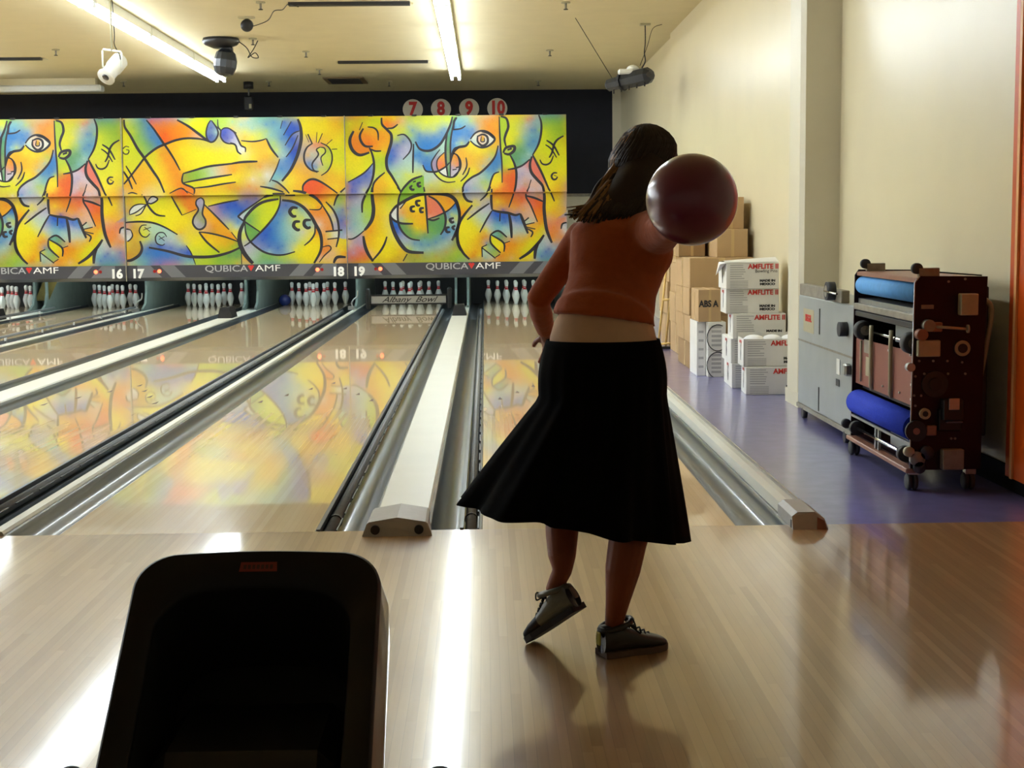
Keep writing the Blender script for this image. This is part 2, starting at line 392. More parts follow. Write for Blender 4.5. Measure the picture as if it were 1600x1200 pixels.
rail(CEN[16]-HW-.06, .085, 'raised bumper rail on short posts left of lane 16', True)
# dividers
def divider(xc, label, wide=True):
    hw = (PW-2*HW-2*GW)/2 if wide else (PN-2*HW-2*GW)/2
    if wide:
        y1 = 16.6
        poly = [(xc-hw, -.13), (xc-hw, .004), (xc-hw+.008, .014), (xc+hw-.008, .014), (xc+hw, .004), (xc+hw, -.13)]
        t = thing('lane_divider', label, 'divider', (xc, .05, 0), 'lane dividers')
        fixn(MB().prism(poly, .12, YEND, 'y').build('capping', 'divider', t))
        # front end cap that overlaps the approach
        a = hw+.028
        prof = [(-a, 0), (-a, .048), (-a+.01, .056), (0, .075), (a-.01, .056), (a, .048), (a, 0)]
        m_ = MB(); y0 = -.12; ym = -.095; y1c = .21
        m_.prism([(xc+u, v) for u, v in prof], y0, y1c, 'y')
        m_.xf(lambda p: Vector((p.x + (-.018*math.copysign(1, p.x-xc) if (p.y < ym and abs(p.x-xc) > .02 and p.z > .04) else 0) + (.022*-math.copysign(1, p.x-xc) if p.y > 0 and abs(p.x-xc) > .02 else 0), p.y + (.02 if (p.z > .04 and p.y < ym) else 0), p.z)))
        cap = fixn(m_.build('end_cap', 'capgrey', t, 'light grey gabled end cap with two dark round holes'))
        for sgn in (-1, 1):
            MB().cyl((xc+sgn*.09, y0+.012, .027), (xc+sgn*.09, y0-.002, .027), .019, 20).build('hole', 'blk', cap)
        # black ball-return housing at the far end
        hb = MB().prism([(xc-.11, .014), (xc-.075, .16), (xc+.06, .17), (xc+.10, .014)], 15.0, 15.45, 'y')
        fixn(hb.build('return_housing', 'dark', t, 'black wedge-shaped housing'))
    else:
        t = thing('lane_divider', label, 'divider', (xc, .05, 0), 'lane dividers')
        fixn(MB().prism([(xc-hw, -.13), (xc-hw, .004), (xc-hw+.008, .016), (xc+hw-.008, .016), (xc+hw, .004), (xc+hw, -.13)], .01, YEND, 'y').build('capping', 'divider', t))
        t2 = thing('pit_linkage', label.replace('narrow pale dividing strip', 'bent metal linkage rising at the far end of the strip'), 'linkage', (xc, 16.9, .016), 'metal linkages by the pins')
        k = MB().tube(spline([(xc, 16.9, .02), (xc-.04, 16.92, .10), (xc-.01, 16.9, .17), (xc+.05, 16.9, .22), (xc+.06, 16.9, .31)]), .012, 8)
        k.box((xc-.09, 16.8, .016), (xc+.0, 16.95, .07)); k.build('arm', 'metal', t2)
    return t
mid = lambda a, b: (CEN[a]+CEN[b])/2
divider(mid(19, 20), 'wide white divider with a grey gabled end cap, left of the rightmost lane')
divider(mid(17, 18), 'wide white divider between lanes 17 and 18')
divider(mid(15, 16), 'wide white divider at the far left between the two leftmost lanes')
divider(mid(18, 19), 'narrow pale dividing strip between lanes 18 and 19', False)
divider(mid(16, 17), 'narrow pale dividing strip between lanes 16 and 17', False)
# right edge capping of lane 20
t = thing('edge_capping', 'pale ribbed capping strip along the purple floor with a white end cap', 'capping', (1.345, .05, 0))
x0 = CEN[20]+HW+GW
mb = MB().prism([(x0, -.13), (x0, .01), (x0+.006, .045), (x0+.04, .055), (x0+.075, .05), (x0+.10, .04), (1.401, .03), (1.401, -.13)], .12, YEND, 'y'); fixn(mb.build('capping_strip', 'divider', t))
for k in range(3): MB().box((x0+.085+.012*k-.012, .12, .0445-.004*k), (x0+.089+.012*k-.012, YEND, .053-.004*k)).build('rib', 'capgrey', t)
m_ = MB().prism([(x0-.012, 0), (x0-.012, .05), (x0+.012, .068), (x0+.085, .068), (x0+.125, .04), (x0+.135, 0)], -.10, .22, 'y')
m_.xf(lambda p: Vector((p.x, p.y+(.03 if (p.z > .03 and p.y < 0) else 0), p.z))); e = fixn(m_.build('end_cap', 'capgrey', t, 'white-grey end cap'))
MB().box((x0-.0135, -.07, 0.001), (x0-.0122, -.05, .035)).build('slit', 'blk', e)
MB().prism([(x0+.088, .001), (x0+.088, .052), (x0+.118, .036), (x0+.128, .001)], -.1025, -.0985, 'y').build('worn_patch', 'copper', e)

# ------------------------------------------------------------------ pin end
def kick(x, label):
    # upright side plate of a pin deck with a curved front
    mb = MB().prism([(17.15, -.13), (17.15, .05), (17.35, .12), (17.45, .3), (17.45, .62), (YBACK+1.3, .75), (YBACK+1.3, -.13)], x-.018, x+.018, 'x')
    o = fixn(mb.build('kickback_plate', 'kick')); return tag(o, label, 'kickback plate', 'kickback plates')
for n in range(15, 21):
    c = CEN[n]
    wl = (c-HW-GW-.02); wr = (c+HW+GW+.02)
    nm = 'the rightmost rack' if n == 20 else ('the leftmost rack' if n == 15 else 'the lane %d rack' % n)
    if n in (16, 18, 20): kick(wl, 'grey green side plate left of %s of pins' % nm)
    if n in (15, 17, 19, 20): kick(wr, 'grey green side plate right of %s of pins' % nm)
    if n in (17, 19): kick(c-HW-GW-.03, 'grey green side plate left of %s of pins' % nm)
# dark blocks added to stand in for the dark gaps between paired plates
for a in ((19, 20), (17, 18), (15, 16)):
    x = mid(*a); tag(MB().box((x-.085, 17.75, -.1), (x+.085, 18.2, .66)).build('dark_gap_filler', 'kickdark'),
        'dark slim filler for the dark gap between the side plates %s' % {20: 'left of the rightmost lane', 18: 'between lanes 17 and 18', 16: 'left of lane 16'}[a[1]], 'housing')
# slanted yellow board in lane 15 bay
mb = MB(); a = pt(60, 470, 17.5); b = pt(80, 437, 17.5)
mb.add([a+Vector((-.06, 0, 0)), a+Vector((.16, 0, 0)), b+Vector((.12, 0, .03)), b+Vector((-.10, 0, .03)), a+Vector((-.06, .03, 0)), a+Vector((.16, .03, 0)), b+Vector((.12, .03, .03)), b+Vector((-.10, .03, .03))], [(0,1,2,3),(7,6,5,4),(0,4,5,1),(1,5,6,2),(2,6,7,3),(3,7,4,0)])
tag(fixn(mb.build('guide_board', 'plank')), 'slanting dull yellow board standing by the leftmost rack of pins', 'board')

prof = [(0.0, 0), (.026, 0), (.0285, .006), (.036, .035), (.047, .07), (.0575, .105), (.0605, .125), (.058, .155), (.048, .19), (.036, .222), (.0275, .245), (.0245, .258), (.0232, .27), (.0245, .285), (.029, .315), (.0322, .34), (.031, .358), (.025, .372), (.013, .380), (0, .381)]
def stripe(i):
    h = (prof[i][1]+prof[i+1][1])/2
    return 1 if (.235 < h < .262 or .268 < h < .29) else 0
pp = []
for i in range(len(prof)-1):
    (r1, h1), (r2, h2) = prof[i], prof[i+1]
    pp.append((r1, h1))
    if .2 < h1 < .3: pp.append(((r1+r2)/2, (h1+h2)/2))
pp.append(prof[-1]); prof = pp
pinm = MB().lathe(prof, n=20, mats=[stripe(i) for i in range(len(prof)-1)]); proto = pinm.build('bowling_pin', ['pin', 'red'])
fixn(proto)
ordn = {0: 'first', 1: 'second', 2: 'third', 3: 'fourth'}
first = True
for n in range(15, 21):
    nm = 'the rightmost rack' if n == 20 else ('the leftmost rack' if n == 15 else 'the lane %d rack' % n)
    for row in range(4):
        for k in range(row+1):
            if n == 15 and row == 3 and k == 3: continue
            o = proto if first else proto.copy()
            if not first: COL.objects.link(o)
            first = False
            o.location = (CEN[n]+(k-row/2)*.3048, 18.288+row*.264, 0); o.rotation_euler = (0, 0, random.random()*6)
            rl = ['head pin at the front', 'in the second row', 'in the third row', 'in the back row'][row]
            lab = 'white red-striped bowling pin, head pin at the front of %s' % nm if row == 0 else 'white bowling pin %s of %s, %s from left' % (rl, nm, ordn[k])
            tag(o, lab, 'bowling pin', 'bowling pins set in racks')
# blue ball beside lane 18 rack
b_ = pt(445, 469, 18.9)
o = thing('bowling_ball', 'blue bowling ball left of the lane 18 rack of pins', 'bowling ball', (b_.x, b_.y, .0))
MB().ball((b_.x, b_.y, .075), .108, 28, 16).build('shell', 'blueball', o)
pl0 = None
for n in range(15, 21):
    if pl0 is None:
        t = thing('pin_deck_light', '', 'lamp', (CEN[n], 17.0, .86), 'pin deck lights behind the masking')
        MB().box((CEN[n]-.5, 16.95, .88), (CEN[n]+.5, 17.1, .93)).box((CEN[n]-.03, 16.36, .90), (CEN[n]+.03, 16.96, .93)).build('reflector', 'white', t)
        MB().tube([(CEN[n]-.45, 17.02, .86), (CEN[n]+.45, 17.02, .86)], .016, 10).build('tube', 'decktube', t); pl0 = t
    else: t = copy_tree(pl0); t.location = (CEN[n], 17.0, .86)
    t['label'] = 'short fluorescent lamp lighting the pins of %s from behind the masking' % ('the rightmost lane' if n == 20 else ('the leftmost lane' if n == 15 else 'lane %d' % n))
# sweep bar lowered on lane 19
x = CEN[19]; a = pt(580, 463, 17.0); b = pt(697, 478, 17.0)
t = thing('sweep_bar', 'grey sweep bar lettered in script, lowered in front of the lane 19 pins', 'sweep bar', (x, 17.0, .03))
MB().box((a.x, 17.0, .10), (b.x, 17.03, a.z), .004).build('board', 'capgrey', t)
MB().box((a.x-.02, 16.99, a.z), (b.x+.02, 17.05, a.z+.022)).build('top_rail', 'dark', t)
MB().box((a.x-.02, 16.99, .08), (b.x+.02, 17.05, .10)).build('bottom_rail', 'dark', t)
for xx in (a.x-.09, b.x+.02): MB().box((xx, 16.97, .001), (xx+.07, 17.12, .34), .02).build('side_arm', 'blk', t)
text(MB(), 'Albany  Bowl', .125, ((a.x+b.x)/2, 16.998, (.10+a.z)/2), wide=1.25, shear=.5, bold=.001).build('lettering', 'txtk', t)

# ------------------------------------------------------------------ masking units with painted panels
exec_art = True
CR = {'a1': (195, 180), 'a2': (365, 180), 'a3': (195, 295), 'a4': (365, 295), 'b1': (540, 180), 'b2': (710, 180), 'b3': (540, 295), 'b4': (710, 295)}
COLS = dict(Y=(238,222,40), y=(212,218,52), o=(232,172,40), O=(226,132,28), R=(224,92,38), B=(16,74,186), b=(44,118,194), L=(120,178,186), l=(176,208,190), W=(222,226,220),
            G=(120,172,56), g=(168,198,66), K=(84,146,92), P=(222,120,104), p=(222,176,150), V=(160,158,196), v=(196,190,204), E=(186,150,56), N=(140,150,66), D=(40,58,150), k=(70,64,60))
ART = {}
ART['a'] = dict(
 s=[('a1',28,[(65,80),(75,180),(150,300),(240,470),(330,600),(440,770),(530,910),(600,1080)]),
  ('a1',24,[(15,995),(110,890),(230,740),(340,600),(430,520),(530,455),(640,410),(760,365),(900,338),(1040,340),(1140,355),(1225,385)]),
  ('a1',22,[(370,85),(470,210),(590,390),(660,490),(740,620),(820,775)]),('a1',26,[(790,85),(940,170),(1060,260),(1150,330),(1210,380)]),
  ('a1',18,[(1250,90),(1210,150),(1185,250),(1195,340),(1240,390),(1300,370),(1345,290),(1340,220),(1300,150),(1260,95)]),
  ('a1',16,[(1345,80),(1350,180),(1385,235),(1380,310),(1420,380),(1480,410),(1560,420),(1600,470)]),('a1',14,[(1290,140),(1385,235)]),('a1',14,[(1385,235),(1430,200),(1500,205),(1600,270)]),
  ('a1',16,[(80,710),(150,830),(220,965)]),('a1',20,[(35,770),(110,890),(165,1030)]),('a1',12,[(130,455),(80,445),(40,490),(60,545),(110,545),(125,500),(85,490)]),
  ('a1',22,[(860,820),(1000,780),(1200,725),(1400,700),(1600,680)]),('a1',20,[(870,945),(1000,920),(1200,885),(1400,855),(1530,835)]),('a1',18,[(1000,1020),(1200,1000),(1400,965),(1580,940)]),
  ('a1',20,[(860,820),(852,945),(1000,1020),(1005,1100)]),('a1',14,[(670,1090),(830,1020),(920,1090)]),
  ('a2',24,[(0,688),(130,668),(260,660),(370,658)]),('a2',18,[(0,215),(60,260),(110,360),(150,440),(205,470),(205,530)]),('a2',18,[(0,400),(70,430),(100,520),(150,560)]),
  ('a2',16,[(150,372),(300,385),(420,370),(495,345)]),('a2',22,[(495,345),(560,480),(655,605)]),('a2',14,[(675,625),(620,770),(530,940)]),
  ('a2',34,[(930,80),(965,180),(975,330),(950,470),(900,620),(820,780),(700,930)]),
  ('a2',12,[(690,210),(720,100)]),('a2',14,[(730,300),(840,110)]),('a2',14,[(750,440),(850,290),(950,240)]),('a2',14,[(760,600),(850,480),(930,300)]),
  ('a2',20,[(1190,810),(1090,770),(1020,680),(1010,570),(1050,470),(1130,410)]),('a2',16,[(1240,405),(1340,460),(1390,560),(1385,680),(1330,790),(1240,855)]),
  ('a2',22,[(1065,285),(1120,410)]),('a2',14,[(1265,275),(1205,410)]),('a2',12,[(1190,260),(1180,400)]),('a2',12,[(1400,360),(1320,430)]),('a2',14,[(1465,492),(1390,495)]),('a2',10,[(1035,290),(1080,400)]),
  ('a2',16,[(1230,465),(1180,500),(1205,570),(1120,690),(1140,780),(1210,800)]),('a2',14,[(1230,465),(1290,480),(1300,540),(1240,610),(1265,720)]),
  ('a2',22,[(985,1080),(990,990),(1060,920),(1140,905),(1230,940),(1340,1010),(1460,1100)]),('a2',18,[(560,915),(640,945),(740,1030),(800,1100)]),('a2',20,[(400,1000),(560,1030),(720,1080)]),
  ('a3',20,[(0,470),(130,458),(280,455),(430,475),(580,535),(750,635)]),('a3',30,[(230,720),(255,820),(215,910),(130,970),(60,990),(0,975)]),
  ('a3',14,[(100,360),(105,300),(160,240),(240,215),(330,220)]),('a3',14,[(100,360),(200,320),(345,210)]),('a3',16,[(180,375),(260,340),(345,210),(400,210),(470,175),(490,140),(430,110),(380,140),(345,210)]),
  ('a3',14,[(490,150),(650,90)]),('a3',22,[(290,80),(330,160),(360,240),(430,330),(500,370),(590,380)]),('a3',14,[(100,70),(160,55),(230,75)]),
  ('a3',18,[(680,110),(750,240),(820,370)]),('a3',12,[(820,370),(1020,290)]),('a3',12,[(890,90),(880,210)]),('a3',12,[(955,90),(940,210)]),('a3',14,[(830,0),(1010,95)]),
  ('a3',20,[(1085,130),(1030,160),(1015,220),(1045,300),(980,400),(965,480),(1010,550),(1070,565),(1130,520),(1140,440),(1100,350),(1125,220),(1120,160),(1085,130)]),
  ('a3',16,[(1180,250),(1400,200),(1600,165)]),('a3',18,[(1120,215),(1300,400),(1460,570)]),('a3',16,[(1490,605),(1590,740)]),('a3',18,[(1045,600),(1200,620),(1400,670),(1590,740)]),
  ('a3',22,[(1045,600),(1150,740),(1320,885)]),('a3',30,[(350,810),(600,860),(850,930),(1050,945),(1250,935),(1450,885),(1600,820)]),('a3',12,[(865,785),(930,890),(985,1050)]),
  ('a3',14,[(110,570),(60,555),(0,560)]),('a3',14,[(110,570),(130,650),(70,720),(0,720)]),('a3',14,[(0,640),(85,640)]),('a3',14,[(40,590),(30,700)]),
  ('a3',14,[(330,500),(260,510),(225,580),(260,650),(320,665),(370,620)]),('a3',12,[(280,570),(390,530)]),('a3',12,[(300,530),(370,590)]),
  ('a3',14,[(600,665),(560,610),(490,610),(445,670),(460,750),(530,780),(570,760)]),('a3',12,[(490,700),(570,660)]),('a3',12,[(490,650),(570,720)]),
  ('a4',44,[(160,470),(100,600),(90,740),(140,880),(220,990),(290,1060)]),('a4',34,[(440,130),(540,95),(700,90),(870,100)]),
  ('a4',30,[(160,470),(180,400),(300,270),(440,190),(640,155)]),('a4',20,[(170,480),(180,620),(240,740),(400,870),(560,920),(700,920),(850,880)]),
  ('a4',20,[(440,130),(250,260),(100,370),(110,420),(370,600)]),('a4',20,[(665,110),(655,230),(590,370),(480,510),(370,620),(240,740),(150,800)]),
  ('a4',34,[(690,170),(850,195),(980,270),(1080,390),(1140,500),(1200,620),(1220,750),(1200,880),(1110,1040)]),('a4',18,[(1130,500),(1130,620),(1070,720),(980,795)]),
  ('a4',30,[(850,40),(1000,65),(1150,140),(1240,240)]),('a4',20,[(1240,240),(1330,390),(1370,500),(1385,600)]),('a4',14,[(1240,240),(1200,300),(1060,300)]),
  ('a4',34,[(900,280),(830,275),(790,330),(830,390),(880,390)]),('a4',34,[(930,465),(860,470),(840,530),(890,580),(925,570)]),('a4',34,[(1080,445),(1000,450),(985,510),(1030,555),(1075,540)]),
  ('a4',22,[(1290,195),(1390,310),(1450,460),(1460,650),(1420,820)]),('a4',26,[(1275,605),(1510,585)]),('a4',20,[(1300,710),(1450,695)]),
  ('a4',20,[(1570,0),(1450,120),(1400,250)]),('a4',16,[(1450,700),(1600,710)]),('a4',14,[(1225,820),(1320,800),(1345,850),(1250,940),(1180,1030)]),('a4',30,[(1380,1040),(1430,960),(1550,960)]),
  ('a4',14,[(110,860),(110,1050)])],
 c='''a1 30 200 g;30 120 G;110 300 y;60 450 y;200 420 y;60 640 y;20 800 Y;150 650 y;220 900 o;300 800 o;80 1000 o;250 1000 o;380 900 o;120 120 y;200 180 G;260 300 G;300 130 K;330 400 G;400 200 b;430 330 b;300 480 g;520 390 b;420 430 K;340 90 b;250 420 g;180 240 y;
500 150 O;600 120 O;700 130 O;620 280 R;750 270 O;850 200 O;950 270 O;1040 300 p;440 100 R;600 340 R;900 110 y;1000 130 Y;1100 200 y;1150 120 y;1180 220 y;1100 270 g;
560 560 O;480 560 y;620 640 O;700 760 O;780 830 O;500 740 Y;560 860 Y;600 1000 Y;640 900 o;440 660 y;700 950 o;780 980 O;700 500 o;760 450 o;850 500 Y;1000 500 y;1200 520 Y;1400 500 Y;1500 560 y;900 700 Y;1100 620 Y;1300 620 Y;1500 620 Y;800 640 o;
1250 200 D;1260 300 D;1230 330 D;1320 260 l;1430 300 D;1480 340 D;1450 260 B;1540 360 v;1450 120 g;1550 110 L;1400 100 g;1540 200 o;950 860 G;1050 850 G;1150 830 g;1250 810 l;1400 780 p;1500 760 o;980 970 y;1200 940 Y;1400 900 Y;1550 890 Y;1100 1060 o;1300 1040 o;1500 1020 O;1560 1060 E;850 900 P;900 1020 O;950 1060 O;860 1080 R
a2 30 330 B;60 330 v;150 490 W;180 500 W;50 110 g;150 150 L;250 120 L;400 110 L;300 200 L;200 250 y;500 150 b;600 120 b;750 120 B;850 130 B;880 200 B;650 200 L;500 240 g;400 280 y;300 320 Y;200 320 o;560 300 L;600 400 g;640 500 y;700 350 b;800 300 B;850 350 B;800 450 B;720 500 L;840 540 B;760 650 b;720 580 l;700 760 b;620 850 L;660 880 L;600 940 L;900 500 D;870 620 B;
200 440 Y;300 450 o;450 450 o;100 600 Y;300 590 Y;500 580 o;550 520 Y;50 560 Y;100 730 o;250 740 E;400 730 O;550 720 E;600 680 E;50 790 O;100 850 Y;250 850 Y;400 850 y;500 870 W;500 830 W;100 930 y;300 910 W;100 1030 O;250 1000 O;350 1040 O;450 960 E;540 980 L;500 1080 y;620 1000 E;700 1030 E;
1050 130 Y;1300 200 Y;1450 130 o;1500 200 o;1300 100 Y;1480 400 Y;1500 600 y;1500 800 Y;1400 850 o;1050 850 o;900 800 o;850 900 Y;800 950 Y;950 700 o;1000 250 Y;900 1000 o;1200 350 Y;1080 470 p;1160 440 P;1250 430 P;1340 520 g;1350 650 y;1330 750 g;1060 580 o;1120 560 l;1080 680 b;1140 720 b;1180 740 b;1230 690 p;1210 640 v;1250 530 y;1200 530 l;1220 770 y;1000 600 L;
1080 990 R;1150 960 R;1250 1020 R;1100 1050 R;1350 1080 O;1020 1030 R;1500 950 o;1450 1000 Y;1560 1060 v
a3 100 140 o;200 150 y;80 200 o;60 300 o;250 160 y;150 290 W;240 260 W;430 150 W;410 170 v;260 90 o;550 180 y;600 300 Y;500 300 Y;400 220 y;380 380 Y;200 420 Y;70 400 y;500 440 y;650 420 Y;700 520 Y;800 600 o;700 300 Y;880 450 Y;920 650 Y;1000 750 Y;850 720 Y;1100 850 y;950 820 y;720 130 E;780 100 R;860 120 R;920 150 O;980 150 O;860 220 R;920 270 R;980 260 O;840 300 y;760 200 y;800 260 y;
1070 170 V;1060 230 V;1090 180 v;1060 330 N;1080 430 N;1060 500 V;1020 460 v;1110 460 N;1200 120 y;1400 110 y;1560 110 y;1250 190 Y;1170 320 o;1200 400 o;1250 450 o;1160 500 p;1250 520 O;1350 500 o;1170 270 p;1300 380 O;1440 540 o;1480 500 y;1570 600 Y;1350 260 B;1450 260 B;1560 230 B;1400 330 b;1500 400 b;1580 480 b;1560 540 l;1540 680 o;1450 650 O;1250 600 E;1150 650 o;1300 720 o;1200 730 Y;1400 770 o;1500 750 o;1350 850 g;1500 800 G;1580 790 K;1250 880 g;1450 930 K;1300 1000 G;1100 1010 g;1000 1030 g;1550 950 K;1560 1040 o;1500 1020 g;
60 520 p;150 530 E;40 520 O;180 650 o;150 760 E;100 850 E;60 900 E;200 850 E;200 600 E;280 700 y;30 600 W;60 690 W;300 560 E;280 620 y;400 520 l;420 600 l;500 560 l;600 620 l;700 680 l;650 720 v;540 680 l;450 720 L;780 760 l;340 680 y;380 780 B;500 790 B;650 810 B;800 840 B;880 870 B;340 820 B;320 900 b;450 920 b;600 940 b;750 960 b;880 990 L;300 1000 L;200 1020 L;100 1030 l;500 1030 b;920 960 b;940 1030 L
a4 60 230 B;200 180 B;330 140 B;50 350 b;120 300 B;80 450 b;60 520 l;20 590 Y;180 360 l;120 390 v;230 300 l;380 210 y;500 140 y;600 130 g;540 200 y;600 240 y;500 330 y;400 420 y;350 370 g;280 380 G;240 450 K;260 540 K;230 600 G;330 560 g;440 480 y;300 650 K;220 520 K;150 640 y;140 560 l;160 690 y;40 700 o;30 810 g;60 900 K;40 1000 g;180 740 V;200 800 V;220 850 v;280 940 l;
740 230 B;900 260 b;650 350 b;620 480 b;700 500 L;520 570 B;450 650 B;400 720 B;500 800 B;620 830 B;680 800 b;560 700 b;700 650 L;800 600 l;740 700 L;850 730 L;900 650 l;960 600 v;1000 380 l;960 300 L;1050 440 v;960 400 y;860 440 y;850 330 y;900 520 y;1040 500 L;950 750 y;1080 620 Y;1040 700 Y;900 800 Y;850 860 Y;780 860 l;500 880 l;350 800 V;
400 940 G;500 970 G;640 970 g;800 960 y;900 950 Y;1000 900 Y;1050 800 Y;1120 700 Y;1150 800 Y;900 1020 y;350 1010 G;700 1020 g;1160 620 O;1050 950 Y;180 980 o;220 1040 o;
940 60 Y;700 40 o;300 50 E;100 60 E;800 140 E;950 150 Y;1050 200 Y;1130 250 Y;1180 260 O;1000 250 p;1100 330 O;1180 380 O;1240 350 O;1200 500 W;1150 440 p;1270 470 O;1260 650 O;1300 550 O;1340 640 y;1400 640 W;1430 660 W;1300 900 p;1250 860 O;1280 780 O;1200 970 p;1300 960 p;1150 1000 p;1380 900 p;1460 800 Y;1500 850 Y;1550 750 Y;1420 960 Y;1450 1020 p;1560 900 R;1560 1020 R;1500 900 o;
1050 60 R;1200 50 R;1300 80 O;1300 160 o;1360 160 Y;1200 130 R;1320 300 Y;1400 380 V;1420 500 V;1370 450 Y;1500 150 G;1550 120 g;1470 200 g;1460 300 L;1520 300 B;1560 400 B;1500 450 B;1560 520 B;1550 620 V;1490 600 L;1450 50 o;1540 40 p;1560 650 v''')
